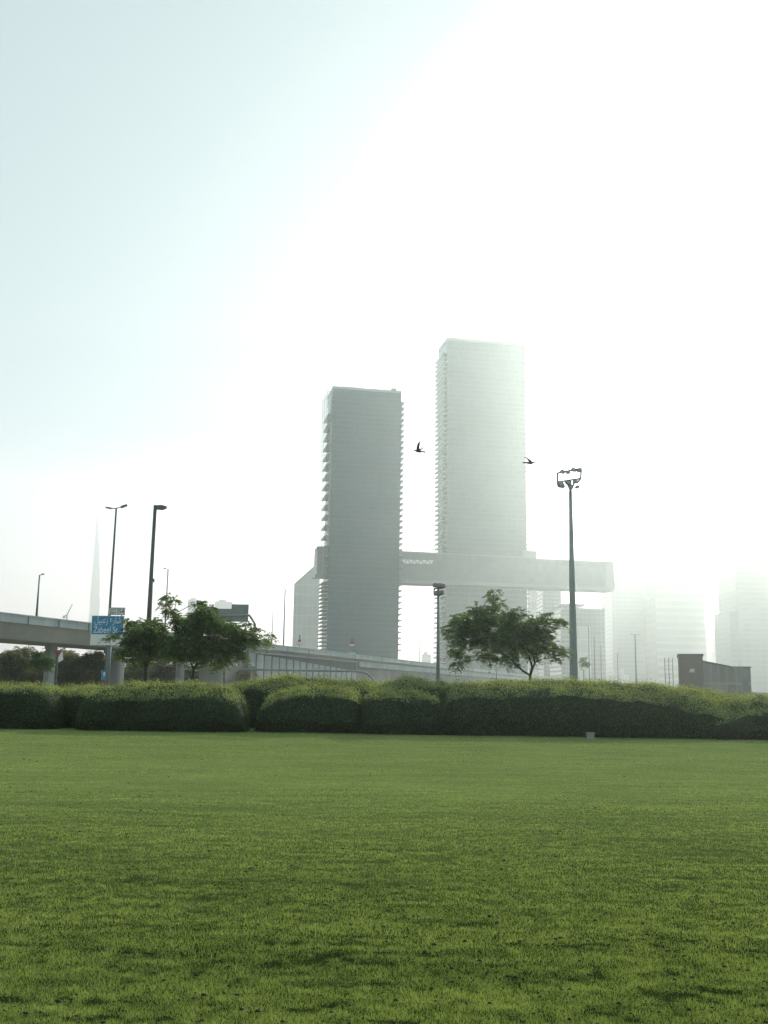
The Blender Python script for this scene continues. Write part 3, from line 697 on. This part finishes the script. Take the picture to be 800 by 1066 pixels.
# sign beneath the flyover: dark red triangle with white lower board
YR = 100; q0 = at(57.6, 677, YR); q1 = at(63.5, 688, YR); cx = (q0.x + q1.x) / 2
sr = thing('warning_sign', 'dark red give way triangle with white board below the flyover deck', 'road sign', (cx, YR, 0)); w_ = .42
MB().prism([(-w_, q0.z), (0, q0.z - .72), (w_, q0.z)][::-1], -.06, -.03).build('triangle_plate', 'red', sr)
MB().prism([(w_ * .2, q0.z - .5), (w_ * .2, q1.z - .15), (w_ * 1.3, q1.z + .1), (w_ * .9, q0.z)], -.02, .01).build('white_board', 'white', sr)
MB().tube([(0, .05, -.1), (0, .05, q0.z)], .05, 8).build('post', 'steel', sr)

# overhead direction board seen from behind, hooked support at its right
YG = 205
sgx = thing('overhead_sign', 'back of an overhead direction board on a hooked steel support above the trees', 'road sign', (at(265, 665, YG).x, YG, 0))
def sl2(px, py): q = at(px, py, YG); return q.x - sgx.location.x, q.z
for (ax, ay, bx, by) in ((241.5, 629, 258.5, 647.5), (219, 633.5, 241.2, 647.5)):
    X0, Z1 = sl2(ax, ay); X1, Z0 = sl2(bx, by)
    bd = MB().box(X0, X1, 0, .12, Z0, Z1).build('back_panel', 'signgrey', sgx)
    rb = MB(); k = 0
    n_ = int((X1 - X0) / .62)
    for i in range(n_ + 1): xx = X0 + .1 + (X1 - X0 - .2) * i / n_; rb.box(xx - .07, xx + .07, -.12, 0, Z0 + .06, Z1 - .06)
    rb.build('stiffener', 'steel', bd)
xa, za = sl2(219, 642); xb, zb2 = sl2(257, 641)
xh, zh = sl2(262.5, 644)
MB().tube([(xa, -.3, za), (xb, -.3, zb2 + .1), (xb + .6, -.3, zb2 + .05), (xh, -.3, zh), (0.1, -.3, zh - 1.2), (0, -.3, ZT - 1.0)], .24, 10).build('support_arm', 'steel', sgx, smooth=True)
MB().box(xa, xb + .2, -.1, .14, sl2(230, 649.3)[1], sl2(230, 648.6)[1]).build('catwalk', 'white', sgx)
MB().box(-.5, .5, -.9, .3, -.2, ZT - 1.0).build('plinth', 'concrete', sgx)

# small triangular warning boards standing on the flyover edge
for px, pt, pbm, lb in ((312.3, 661, 672, 'red triangular warning board on the flyover left of the dark tower'), (367, 661, 674, 'red and white triangular warning board on the flyover before the dark tower')):
    b_ = on_fly(px, 0, -.35); Yb = b_.y; q = at(px, pt, Yb); z1 = zat(px, pbm, Yb)
    t = thing('warning_board', lb, 'road sign', (q.x, Yb, 0), group='red warning boards on the flyover')
    w_ = 3.2 * Yb / F
    zz = q.z - .9
    MB().prism([(-w_, z1 + .25), (w_, z1 + .25), (.18, zz), (-.18, zz)], -.05, .0).build('red_board', 'red', t)
    MB().box(-w_ * .8, w_ * .8, -.065, -.053, z1 + .30, z1 + .75).build('white_band', 'white', t)
    MB().tube([(0, .08, ZT - .1), (0, .08, q.z)], .08, 6).box(-.16, .16, -.1, .1, q.z - .5, q.z - .15).build('post', 'steel', t)
    MB().box(-w_ * 1.15, w_ * 1.15, -.15, .15, ZT - .0, ZT + .22).build('base', 'white', t)

# ------------------------------------------------------------------ street lamps and masts
def pole_z(px, py, Y): q = at(px, py, Y); return q
# twin arm lamp behind the sign
def twin_lamp(label, px, py, Y, r=.1, arm=1.0, base=0.0, grp='tall twin armed street lamps'):
    q = at(px, py, Y); k = Y / F
    t = thing('street_lamp', label, 'street lamp', (q.x, Y, base), group=grp); H = q.z - base
    MB().tube([(0, 0, -.1), (0, 0, .8), (0, 0, H)], [r * 1.7, r * 1.5, r * .7], 12).build('pole', 'darksteel', t, smooth=True)
    a = MB().tube([(0, 0, H - .02), (-5.5 * k * arm, 0, H - .02)], .05, 8).build('arm', 'darksteel', t)
    MB().prism([(-11.2 * k * arm, H + .0), (-5 * k * arm, H - .13), (-5 * k * arm, H + .05), (-11 * k * arm, H + .12)], -.16, .16).build('lamp_head', 'lamp', t)
    a = MB().tube([(0, 0, H - .02), (5.5 * k * arm, 0, H + .12)], .05, 8).build('arm', 'darksteel', t)
    MB().prism([(5 * k * arm, H + .0), (12 * k * arm, H + .28), (11.6 * k * arm, H + .42), (5 * k * arm, H + .22)], -.16, .16).build('lamp_head', 'lamp', t)
    return t
twin_lamp('tall thin twin armed street lamp rising behind the blue sign', 121.3, 529, 98, r=.13)
# thick post with single head
q = at(161.8, 526, 72)
t = thing('camera_post', 'thick dark post with a boxy head pointing right, above the left tree', 'street lamp', (xat(152.5, 72, 3), 72, 0)); H = q.z; xo = 0
MB().tube([(0, 0, -.1), (0, 0, H)], [.21, .13], 14).build('pole', 'darksteel', t, smooth=True)
MB().tube([(0, 0, H - .2), (.25, 0, H - .14)], .07, 8).build('arm', 'darksteel', t)
MB().prism([(.12, H - .02), (.45, H + .02), (.86, H - .08), (.84, H - .2), (.5, H - .34), (.12, H - .3)][::-1], -.16, .16).build('lamp_head', 'lamp', t)
MB().box(.1, .24, -.1, .1, zat(158.8, 606, 72), zat(158.8, 602.5, 72)).build('junction_box', 'darksteel', t)

def small_lamp(label, px, py, Y, side, r=.07, arm=1.2, base=0.0):
    q = at(px, py, Y); t = thing('street_lamp', label, 'street lamp', (q.x, Y, base), group='thin street lamps in the distance'); H = q.z - base; r *= 1.35
    MB().tube([(0, 0, -.1), (0, 0, H)], [r * 1.5, r * .8], 8).build('pole', 'steel', t, smooth=True)
    sds = (-1, 1) if side == 0 else (side,)
    for s in sds:
        MB().tube([(0, 0, H - .05), (s * arm * .55, 0, H + .06)], .05, 6).build('arm', 'steel', t)
        MB().prism([(s * arm * .5, H), (s * arm, H + .05), (s * arm, H + .17), (s * arm * .5, H + .18)][::int(-s)], -.15, .15).build('lamp_head', 'lamp', t)
    return t
b_ = on_fly(39, 0, 6); small_lamp('short lamp with a right arm standing on the flyover at far left', 41.5, 598.5, b_.y, 1, r=.08, arm=.55, base=ZT - 1)
b_ = on_fly(176, 0, 6); small_lamp('thin lamp rising behind the spur of the denser tree', 175.3, 592.5, 190, -1, r=.1, arm=.9)
small_lamp('thin lamp between the overhead board and the pale slanted building', 297.2, 613.5, 205, -1, r=.10, arm=.6)
small_lamp('faint far lamp just right of the overhead board', 284.5, 634.5, 380, 1, r=.12, arm=1)
small_lamp('faint lamp in the gap between the dark tower and the small floodlight pole', 437.2, 658, 420, 1, r=.12, arm=1)
small_lamp('faint short lamp seen through the lone tree crown', 517, 680, 360, 0, r=.12, arm=1)
small_lamp('twin armed lamp before the pale block right of the link end', 661.3, 660.5, 330, 0, r=.15, arm=1.8)
small_lamp('faint short lamp left of the twin armed one by the pale block', 643, 681, 430, 0, r=.13, arm=1)
for px, py, lb in ((612.8, 652, 'tallest of three bare flagpoles before the glass building'), (618.6, 664, 'middle bare flagpole before the glass building'), (625.6, 672, 'shortest bare flagpole before the glass building, nearest its right edge')):
    q = at(px, py, 300)
    t = thing('flagpole', lb, 'flagpole', (q.x, 300, 0), group='bare flagpoles before the glass building')
    MB().tube([(0, 0, -.1), (0, 0, q.z - .2)], [.16, .09], 8).build('pole', 'steel', t, smooth=True)
    MB().tube([(0, 0, q.z - .2), (0, 0, q.z - .05), (0, 0, q.z + .1)], [.06, .18, .04], 8).build('finial', 'steel', t)

# tall floodlight mast
def flood(parent, x, y, z, s, az, el=-.55):
    mat = Matrix.Translation((x, y, z)) @ Matrix.Rotation(az, 4, 'Z') @ Matrix.Rotation(el, 4, 'X')
    b = MB(); b.prism([(-.5 * s, -.36 * s), (.5 * s, -.36 * s), (.48 * s, .3 * s), (.25 * s, .44 * s), (-.25 * s, .44 * s), (-.48 * s, .3 * s)], -.28 * s, .16 * s, mat=mat); b.prism([(-.25 * s, -.2 * s), (.25 * s, -.2 * s), (.2 * s, .2 * s), (-.2 * s, .2 * s)], .1 * s, .32 * s, mat=mat)
    o = b.build('floodlight', 'lamp', parent)
    MB().box(-.42 * s, .42 * s, -.31 * s, -.285 * s, -.26 * s, .26 * s, mat=mat).build('lamp_glass', 'lens', o)
YM = 100; q = at(594, 511, YM)
t = thing('floodlight_mast', 'tall tapered floodlight mast with a rectangular lamp frame right of the lone tree', 'floodlight mast', (xat(597.8, YM, 2.3), YM, 0))
ox = q.x - t.location.x
def mp3(cx, cy): q_ = at(540 + cx / 7.11, 470 + cy / 7.11, YM); return (q_.x - t.location.x, 0, q_.z)
Hm = mp3(385, 290)[2]
MB().tube([(0, 0, -.1), (0, 0, 2), (0, 0, Hm * .55), (0, 0, Hm)], [.46, .43, .30, .17], 16).build('pole', 'steel', t, smooth=True)
T = lambda *a: [mp3(*p) for p in a]
fr = MB()
for seg_ in (((288, 160), (465, 125)), ((288, 160), (288, 238)), ((288, 226), (460, 200)), ((465, 125), (460, 202)), ((460, 202), (430, 238)), ((385, 290), (350, 215)), ((385, 290), (425, 208)), ((385, 290), (385, 215))):
    fr.tube(T(*seg_), .10, 6)
fr.build('head_frame', 'darksteel', t)
for cx, cy, s, az in ((324, 152, .5, .5), (368, 156, .42, -.5), (407, 138, .5, .4), (450, 142, .46, -.6), (308, 254, .75, .5), (360, 236, .55, .4), (386, 266, .5, -.1), (418, 228, .5, -.5), (432, 268, .42, -.8)):
    x_, _, z_ = mp3(cx, cy); flood(t, x_, -.25 if cy > 200 else .0, z_, s, az)
# short floodlight pole
YM2 = 84; q = at(457, 612, YM2)
t = thing('floodlight_pole', 'short slim pole with clustered floodlights below the link bridge', 'floodlight mast', (xat(456.3, YM2, 4), YM2, 0))
H = q.z
MB().tube([(0, 0, -.1), (0, 0, H)], [.17, .11], 12).build('pole', 'steel', t, smooth=True)
MB().tube([(-.4, 0, H - .1), (.45, 0, H + .02)], .06, 6).tube([(-.38, 0, H - .6), (.3, 0, H - .55)], .06, 6).tube([(-.38, 0, H - .6), (-.38, 0, H)], .06, 6).build('head_frame', 'darksteel', t)
for x_, z_, s, az in ((-.28, .18, .42, .4), (.12, .16, .42, -.1), (.38, .12, .4, -.5), (-.12, -.5, .5, .3), (.28, -.42, .4, -.3)): flood(t, x_, -.12, H + z_, s, az)

# ------------------------------------------------------------------ towers
AF = R(10.7)
uf = Vector((math.cos(AF), math.sin(AF), 0))
def width_to(P, px, extra=None):
    lo, hi = 1.0, 300.0
    for _ in range(50):
        m_ = (lo + hi) / 2
        if proj(P + uf * m_)[0] < px: lo = m_
        else: hi = m_
    return lo
# dark tower
P1 = at(347, 402, 775); H1 = P1.z; W1 = width_to(P1, 418); D1 = 32
k1 = 1036 / 775
t1 = thing('tower', 'dark glass high rise with protruding balcony slabs, shorter and left of the linked pair', 'tower', (P1.x, P1.y, 0), AF)
mb = MB().box(0, W1, 0, D1, -1, H1 - 2); mb.build('facade', 't1', t1)
mb = MB().box(-.25, W1 + .25, -.25, D1 + .25, H1 - 2, H1).box(8, 20, 6, 16, H1, H1 + 2.2).box(52 * W1 / 60, 56 * W1 / 60, 2, 8, H1, H1 + 2.6); mb.build('roof_parapet', 'lm_slab', t1)
def z1(py, px=340): return at(px, py, 790).z
z = z1(432)
first = None
def slab(parent, x0, x1, y0, y1, z_, th, proto=[None]):
    return MB().box(x0, x1, y0, y1, z_ - th, z_).build('balcony', 'lm_slab', parent)
zl = z1(599)
n_up = 16
for i in range(n_up): slab(t1, -3.3, 0, .6, D1 - 1, zl + (z - zl) * (i + .7) / n_up, .6)
zb_ = z1(676)
for i in range(18): slab(t1, -3.9, 0, .6, D1 - 1, zb_ + (z1(603) - zb_) * i / 18, .7)
zr0 = at(419, 660, 785).z; zr1 = at(419, 418, 785).z
for i in range(44): slab(t1, W1, W1 + 2.9, .6, D1 - 4, zr0 - 12 + (zr1 - zr0 + 12) * i / 43, 1.0)
MB().box(-4.4, -4.25, .8, D1 - 1, z1(600), z1(412)).box(-4.4, -.05, .65, .8, z1(430), z1(412)).build('glass_screen', 'screen', t1)
MB().box(W1 + 3.0, W1 + 3.15, .8, D1 - 4, z1(570), z1(411)).build('glass_screen', 'screen', t1)
MB().box(-.6, -.02, 1, 9, z1(571), z1(412)).build('corner_pier', 'lm_slab', t1)
# thin steel verticals on the outer balcony edge
mb = MB()
for yy in (1, D1 * .5, D1 - 1.2): mb.box(-4.6, -4.42, yy, yy + .25, z1(601), z1(410))
mb.build('screen_post', 'lm_slab', t1)
# pale tower
P2 = at(466, 351, 806); H2 = P2.z; W2 = width_to(P2, 546.2); D2 = 31
t2 = thing('tower', 'taller pale glass high rise rising through the link bridge into the sun glare', 'tower', (P2.x, P2.y, 0), AF)
MB().box(0, W2, 0, D2, -1, H2 - 2.5).build('facade', 't2', t2)
MB().box(-.25, W2 + .25, -.25, D2 + .25, H2 - 2.5, H2).build('roof_parapet', 'lm_slab', t2)
zz0 = at(455, 700, 820).z; zz1 = at(455, 372, 820).z
for i in range(66):
    z_ = zz0 + (zz1 - zz0) * i / 65
    MB().box(-3.2, 0, .8, D2, z_ - .7, z_).box(W2, W2 + 2.4, .8, D2 - 4, z_ - .6, z_).build('balcony', 'lm_slab', t2)
MB().box(-3.5, -3.35, .8, D2, zz0, zz1).box(W2 + 2.45, W2 + 2.6, .8, D2 - 4, zz0, zz1).build('glass_screen', 'screen', t2)
# link bridge, runs just in front of the pale tower and through the flanks of the dark one
AL = R(12.6); ul = Vector((math.cos(AL), math.sin(AL), 0)); 
S1 = P1 + uf * W1; PL = Vector((S1.x, S1.y, 0)) + Vector((-math.sin(AF), math.cos(AF), 0)) * 5
def on_link(px, py):                        # point of the link's front plane
    d = ray(px, py); n_ = Vector((-math.sin(AL), math.cos(AL), 0)); return CAM + d * ((PL - CAM).dot(n_) / d.dot(n_))
lk = thing('link_bridge', 'long horizontal skybridge joining the two towers and jutting out to the right', 'skybridge', (PL.x, PL.y, 0), AL)
def ll(px, py): q_ = on_link(px, py); v_ = Vector((q_.x - PL.x, q_.y - PL.y, 0)); return v_.dot(ul), q_.z
xe, ze1 = ll(639.3, 585); _, ze0 = ll(639.3, 612.5); xs_, zs1 = ll(418, 573.5); _, zs0 = ll(418, 605.5)
_, zmid = ll(560, 581); print('link', xe, ze1, ze0, zs1, zs0, zmid)
x8 = ll(559, 578)[0]; zL1 = (ze1 + zmid) / 2; zL0 = (ze0 + zs0) / 2; DL = 22
MB().box(.1, x8, 0, DL, zL0, zs1).box(x8, xe, 0, DL, zL0 + .01, zL1).build('cladding', 'link', lk)
MB().box(.1, xe - .1, .15, DL - .15, zL0 - 1.4, zL0).build('soffit', 'lm_slab', lk)
MB().box(ll(544, 580)[0], x8 + .2, 1, 10, zs1, ll(545, 572.6)[1]).build('roof_step', 'linkpale', lk)
MB().box(ll(630.5, 600)[0], xe + .05, -.15, -.02, zL0 + 1, zL1 - .6).build('end_panel', 'linkpale', lk)
MB().box(.1, xe, -.12, -.02, zL0 + .01, zL0 + 1.3).box(x8, xe, -.12, -.02, zL1 - 1.0, zL1).box(.1, x8, -.12, -.02, zs1 - 1.0, zs1).build('cladding_band', 'linkpale', lk)
mb = MB()
for i, cx in enumerate(np.linspace(421, 449, 9)):
    xa_, zc_ = ll(cx, 584.5 + i * .1); s_ = 2.1
    if i % 2: mb.prism([(xa_ - s_, zc_ - 1.6), (xa_ + s_, zc_ - 1.6), (xa_, zc_ + 1.5)], -.2, -.03)
    else: mb.prism([(xa_, zc_ - 1.5), (xa_ + s_, zc_ + 1.6), (xa_ - s_, zc_ + 1.6)], -.2, -.03)
mb.build('truss_opening_fill', plain('daylight_white', (.9, .92, .9), .4, var=.05), lk)  # white panels paint the daylight that shows through the open truss
for cx in (424.5, 429, 436, 442, 447, 451):
    xa_, _ = ll(cx, 573); MB().tube([(xa_, 2, zs1), (xa_, 2, zs1 + random.uniform(2.2, 4))], .22, 6).build('roof_post', 'lm_slab', lk)
MB().box(.1, ll(455, 572)[0], 1.9, 2.1, zs1 + 1.1, zs1 + 1.4).build('roof_rail', 'lm_slab', lk)
# stub of the link on the far flank of the dark tower
stub = MB(); 
lx0 = -8.6
MB().box(lx0, -.05, 5, 25, z1(600), z1(571)).box(lx0 - .5, -.04, 4.4, 5, z1(573), z1(571)).box(lx0 + 2.2, lx0 + 2.8, 4.6, 5, z1(598), z1(573)).box(lx0 - 1.5, -.03, 4.2, 20, z1(602.5), z1(600)).build('link_stub', 'link', t1)

# ------------------------------------------------------------------ other buildings
def block(name, label, cat, px0, px1, py, Y, D, mat, ang=0.0, top2=None, group=None):
    """upright block whose front face spans two columns; top2 gives the row of the right top corner when the roof slants"""
    a = at(px0, py, Y); xb = xat(px1, Y, a.z); w_ = xb - a.x
    t = thing(name, label, cat, (a.x, Y, 0), ang, group=group)
    z2 = a.z if top2 is None else zat(px1, top2, Y)
    MB().prism([(0, -1), (w_, -1), (w_, z2), (0, a.z)], 0, D).build('facade', mat, t)
    return t, w_, a.z
GS = 'hazy buildings on the skyline'
t, w_, h_ = block('office_block', 'pale slab with a slanted roof rising towards the dark tower', 'building', 306.5, 333, 609, 1150, 40, 'pale', R(4), top2=585)
MB().prism([(0, h_), (w_, h_ + 28), (w_, h_ + 29.5), (0, h_ + 1.5)], -.4, 40).build('roof_edge', 'lm_slab', t)
t, w_, h_ = block('office_block', 'narrow pale patterned block squeezed between the pale tower and a grey one', 'building', 553, 564.5, 596, 1180, 30, 'pale')
MB().box(-.3, w_ + .3, -.3, 30, h_, h_ + 2).build('roof', 'lm_slab', t)
t, w_, h_ = block('office_block', 'grey glass block directly beneath the middle of the link bridge', 'building', 564.8, 584, 598, 1020, 40, 'grid')
MB().box(-.3, w_ + .3, -.3, 40, h_, h_ + 2).build('roof', 'lm_slab', t)
t, w_, h_ = block('office_block', 'glass block with a flat canopy roof behind the tall floodlight mast', 'building', 583.5, 629.5, 634.5, 900, 60, 'grid', top2=635.5)
MB().box(-.4, w_ + .4, -.4, 60, h_ + .02, h_ + 1.6).build('roof', 'lm_slab', t)
zc_ = zat(590, 628.5, 905); xa_ = at(583.5, 628, 905).x - t.location.x; xb_ = at(609, 628, 905).x - t.location.x
MB().box(xa_, xb_, 4, 30, zc_ - 1.6, zc_).build('canopy', 'lm_slab', t)
for xx in (xa_ + 2, xb_ - 3): MB().box(xx, xx + 1, 6, 7, h_ + 1.6, zc_ - 1.6).build('canopy_post', 'lm_slab', t)
xa_ = at(601, 650, 898).x - t.location.x; xb_ = at(615, 650, 898).x - t.location.x
MB().box(xa_, xb_, -1.2, -.05, 0, zat(608, 652, 898)).build('entrance_bay', 'pale', t)
t, w_, h_ = block('high_rise', 'pale ribbed block with a stepped roof just beyond the link end', 'building', 636.5, 669.5, 607.5, 1300, 60, 'grid2')
x2 = xat(681, 1300, 120) - t.location.x
MB().box(w_ + .02, x2, 4, 56, -1, zat(672, 617.5, 1300)).build('lower_wing', 'grid2', t)
MB().box(-.5, w_ + .3, -.5, 60, h_, h_ + 2.2).build('roof', 'lm_slab', t)
t, w_, h_ = block('high_rise', 'wide banded high rise with a chamfered crown between the ribbed block and the gap', 'building', 681.5, 732.5, 598, 1250, 55, 'band')
x1_ = xat(688, 1250, 150) - t.location.x; x2_ = xat(708, 1250, 150) - t.location.x; zt_ = zat(690, 588, 1250)
MB().prism([(0, h_ + .02), (w_, h_ + .02), (w_ - 4, zat(732, 592.5, 1250)), (x2_, zt_ - 3.5), (x1_ + 9, zt_), (x1_, zt_)], .5, 54).build('crown', 'band', t)
t, w_, h_ = block('high_rise', 'small faint block right of the banded high rise', 'building', 733, 745.5, 656, 1650, 40, 'pale')
MB().box(-.3, w_ + .3, -.3, 40, h_, h_ + 2).build('roof', 'lm_slab', t)
t, w_, h_ = block('high_rise', 'stepped pale tower at the right border rising highest on the skyline', 'building', 766, 812, 590, 1060, 60, 'grid2')
x1_ = xat(768.5, 1060, 140) - t.location.x; x2_ = xat(795.5, 1060, 140) - t.location.x; z5 = zat(780, 562, 1060)
MB().box(x1_, x2_, 3, 50, h_, z5).build('upper_tier', 'grid2', t)
MB().box(x1_ + 4, x2_ - 6, 8, 40, z5, z5 + 5).build('plant_room', 'pale', t)
MB().box(xat(761.5, 1060, 80) - t.location.x, -.02, 5, 55, -1, zat(762, 636, 1060)).build('lower_wing', 'grid2', t)
for k, (a, b, y, Y, lb) in enumerate(((224, 242, 626, 2600, 'very faint block behind the overhead direction board'), (196, 208, 624, 2900, 'very faint block just above the denser tree crown'),
        (440, 449, 681, 1900, 'low faint block in the gap between the two towers'), (645, 655, 702, 900, 'low faint shed before the pale ribbed block'), (748, 760, 690, 2600, 'low faint block in the gap left of the stepped border tower'))):
    t, w_, h_ = block('distant_building', lb, 'building', a, b, y, Y, 50, 'pale', group=GS)
    MB().box(w_ * .2, w_ * .6, 5, 30, h_, h_ + 5).build('plant_room', 'pale', t)

# supertall spire far left: three-lobed, stepped
YB_ = 4850; xb0 = xat(95.5, YB_, 200); mB = YB_ / F
bk = thing('spire_tower', 'very faint stepped needle skyscraper fading into haze above the flyover', 'skyscraper', (xb0, YB_, 0))
def tri(cx, w, l, ang0=.3):
    pts = []
    for k in range(3):
        a0 = ang0 + k * 2 * math.pi / 3
        for da, rr_ in ((-.35, l * .9), (-.12, l), (.12, l), (.35, l * .9), (1.047, w)): pts.append((cx + math.cos(a0 + da) * rr_, math.sin(a0 + da) * rr_))
    return pts
tiers = [(702, 0, 34, 19), (668, 0, 31, 17), (645, -1, 28, 16), (622, -3, 25, 14), (603, -4, 21, 12), (590, -6, 18, 10), (576, -8, 14, 8), (565, -10, 10.5, 6.5), (553, -12, 7.5, 5), (545, -13, 5, 3.6), (539, -14, 2.6, 2.2), (529, -14, .5, .5)]
zp = -1
mb = MB()
for i, (y, dx, l, w) in enumerate(tiers[:-2]):
    z_ = zat(96, tiers[i + 1][0], YB_); mb.plan(tri(dx, w, l), zp, z_); zp = z_ + .02
mb.build('shaft', 'pale', bk)
mb = MB().plan(tri(-14, 2.4, 3.4), zp, zat(96, 530, YB_), top=.15); mb.build('spire', 'pale', bk)

# distant tower crane
YC = 1400; q = at(75.5, 629, YC)
t = thing('tower_crane', 'tiny faint construction crane with a raised jib above the flyover', 'crane', (at(70, 641, YC).x, YC, 0))
z0_ = at(70.5, 640, YC).z
MB().box(-.8, .8, -.8, .8, 0, z0_).build('mast', 'steel', t)
MB().tube([(-3, 0, z0_ - 2), (0, 0, z0_), (q.x - t.location.x, 0, q.z)], [.9, .9, .5], 5).build('jib', 'steel', t)
MB().box(-5.5, -2.5, -1, 1, z0_ - 5, z0_ - 1.5).build('counterweight', 'steel', t)

# dark brown low building at the right
YD = 150
def lx(px, z=9): return xat(px, YD, z)
pbx = at(706.2, 683, YD); hA = pbx.z
t = thing('showroom_building', 'low dark brown building with a small white emblem and a sloping glazed wing', 'building', (pbx.x, YD, 0), -R(16))
X = lambda px, z=9: lx(px, z) - pbx.x
wA = X(730.8, hA - 1)
MB().box(0, wA, 0, 9, -.5, hA).build('main_block', 'brown', t)
MB().box(-.12, wA + .12, -.12, 9.1, hA, hA + .35).build('roof', 'darksteel', t)
zE = zat(758, 695.5, YD); zS = zat(731, 689.5, YD)
MB().prism([(wA + .02, -.5), (X(758), -.5), (X(758), zE), (wA + .02, zS)], .4, 8).build('glazed_wing', 'winggrid', t)
MB().prism([(wA + .02, zS + .01), (X(758), zE + .01), (X(758), zE + .25), (wA + .02, zS + .25)], .2, 8.2).build('wing_roof', 'darksteel', t)
MB().box(X(758) + .02, X(776), .2, 9, -.5, zat(766, 695.2, YD)).build('end_block', 'winggrid', t)
MB().box(X(758) - .1, X(776) + .15, .05, 9.1, zat(766, 695.2, YD), zat(766, 694.2, YD)).build('end_roof', 'darksteel', t)
for a_ in (767.2,): MB().box(X(a_), X(776) - .3, .08, .18, .5, zat(766, 696.5, YD)).build('end_window', 'grid', t)
ez = zat(719, 697.6, YD); ex_ = X(719.5)
mb = MB()
for k, (dx, w1, sl) in enumerate(((-.27, .25, .07), (.03, .25, .11))):
    mb.prism([(ex_ + dx - w1 / 2, ez - .17), (ex_ + dx + w1 / 2, ez - .17), (ex_ + dx + w1 / 2 + .11, ez + .15 + sl), (ex_ + dx - w1 / 2 + .15, ez + .13)], -.09, -.03)
mb.prism([(ex_ - .48, ez - .3), (ex_ + .42, ez - .3), (ex_ + .36, ez - .23), (ex_ - .45, ez - .23)], -.09, -.03)
mb.build('emblem', 'white', t)
t = thing('garden_wall', 'low grey wall continuing right of the dark brown building', 'wall', (lx(776.5), YD + 2, 0))
MB().box(0, 3.4, 0, .4, -.3, zat(782, 721.5, YD)).build('panel', 'concrete', t)
MB().box(-.06, 3.46, -.06, .46, zat(782, 721.5, YD), zat(782, 721.5, YD) + .12).build('coping', 'parapet', t)
# open lattice gantry left of the brown building
t = thing('scaffold_frame', 'thin pale scaffold frame standing against the left side of the brown building', 'scaffold', (lx(697.5), YD + 3, 0))
hz = zat(700, 684, YD)
mb = MB()
for xx in (0, .6, 1.2): mb.tube([(xx, 0, -.1), (xx, 0, hz)], .05, 6)
mb.build('upright', 'lamp', t)
mb = MB(); z_ = .8
while z_ < hz: mb.tube([(0, .06, z_), (1.2, .06, z_)], .025, 5); z_ += .65
mb.build('crossbar', 'lamp', t)

# ------------------------------------------------------------------ birds
def bird(label, px, py, Y, body, wl, wr, tail, yaw):
    """one closed skin: tapered body with two lofted wings, fused by a voxel remesh"""
    mb = MB(); q = at(px, py, Y)
    mb.tube([(-.20, 0, .0), (-.12, 0, .0), (-.02, 0, 0), (.08, 0, .01), (.14, 0, .025), (.18, 0, .03), (.225, 0, .022)], [.012, .035, .05, .042, .028, .03, .006], 10)
    mb.prism([(-.30, -.012), (-.16, -.012), (-.16, .016), (-.30, .012)], -.05, .05)
    for side, W_ in ((1, wl), (-1, wr)):
        n = len(mb.v); st = []
        for (t_, up, back, ch) in W_:
            st.append((side * t_, up, back, ch))
        for (yy, up, back, ch) in st:
            mb.v += [(.05 - back + ch * .35, yy, up + .006), (.05 - back, yy, up + .02), (.05 - back - ch * .65, yy, up + .004), (.05 - back, yy, up - .006)]
        for a in range(len(st) - 1):
            for k in range(4): mb.f.append((n + a * 4 + k, n + a * 4 + (k + 1) % 4, n + (a + 1) * 4 + (k + 1) % 4, n + (a + 1) * 4 + k)); mb.m.append(0)
        mb.f.append((n, n + 1, n + 2, n + 3)); mb.m.append(0); e_ = n + 4 * (len(st) - 1); mb.f.append((e_ + 3, e_ + 2, e_ + 1, e_)); mb.m.append(0)
    mb.v = [(a * 1.35, b * 1.35, c * 1.5) for a, b, c in mb.v]
    o = mb.build('bird', 'bird', loc=q); o.rotation_euler = yaw
    md = o.modifiers.new('fuse', 'REMESH'); md.mode = 'VOXEL'; md.voxel_size = .007; md.use_smooth_shade = True
    tag(o, label, 'bird', 'birds in flight')
bird('dark bird flapping with wings raised in the gap between the towers', 436, 470, 52, None,
     [(.0, .0, 0, .16), (.10, .13, .0, .16), (.17, .26, .04, .13), (.20, .36, .12, .04)], [(.0, .0, 0, .16), (.12, .10, .0, .16), (.2, .19, .05, .13), (.27, .25, .12, .04)], 1, (R(12), R(-8), R(160)))
bird('dark bird gliding at the right edge of the pale tower', 552, 482, 52, None,
     [(.0, .0, 0, .16), (.14, .05, .0, .17), (.28, .08, .06, .12), (.42, .07, .18, .03)], [(.0, .0, 0, .16), (.14, .04, .0, .17), (.28, .06, .05, .12), (.42, .06, .17, .03)], 1, (R(-10), R(8), R(-28)))

# ------------------------------------------------------------------ render settings
S.view_settings.view_transform = 'Standard'; S.view_settings.look = 'None'; S.view_settings.exposure = 0; S.view_settings.gamma = 1
S.render.engine = 'CYCLES'
cy = S.cycles
cy.max_bounces = 6; cy.diffuse_bounces = 3; cy.glossy_bounces = 2; cy.transmission_bounces = 3; cy.transparent_max_bounces = 8; cy.volume_bounces = 1
cy.use_denoising = True; cy.caustics_reflective = False; cy.caustics_refractive = False
cy.sample_clamp_indirect = 6
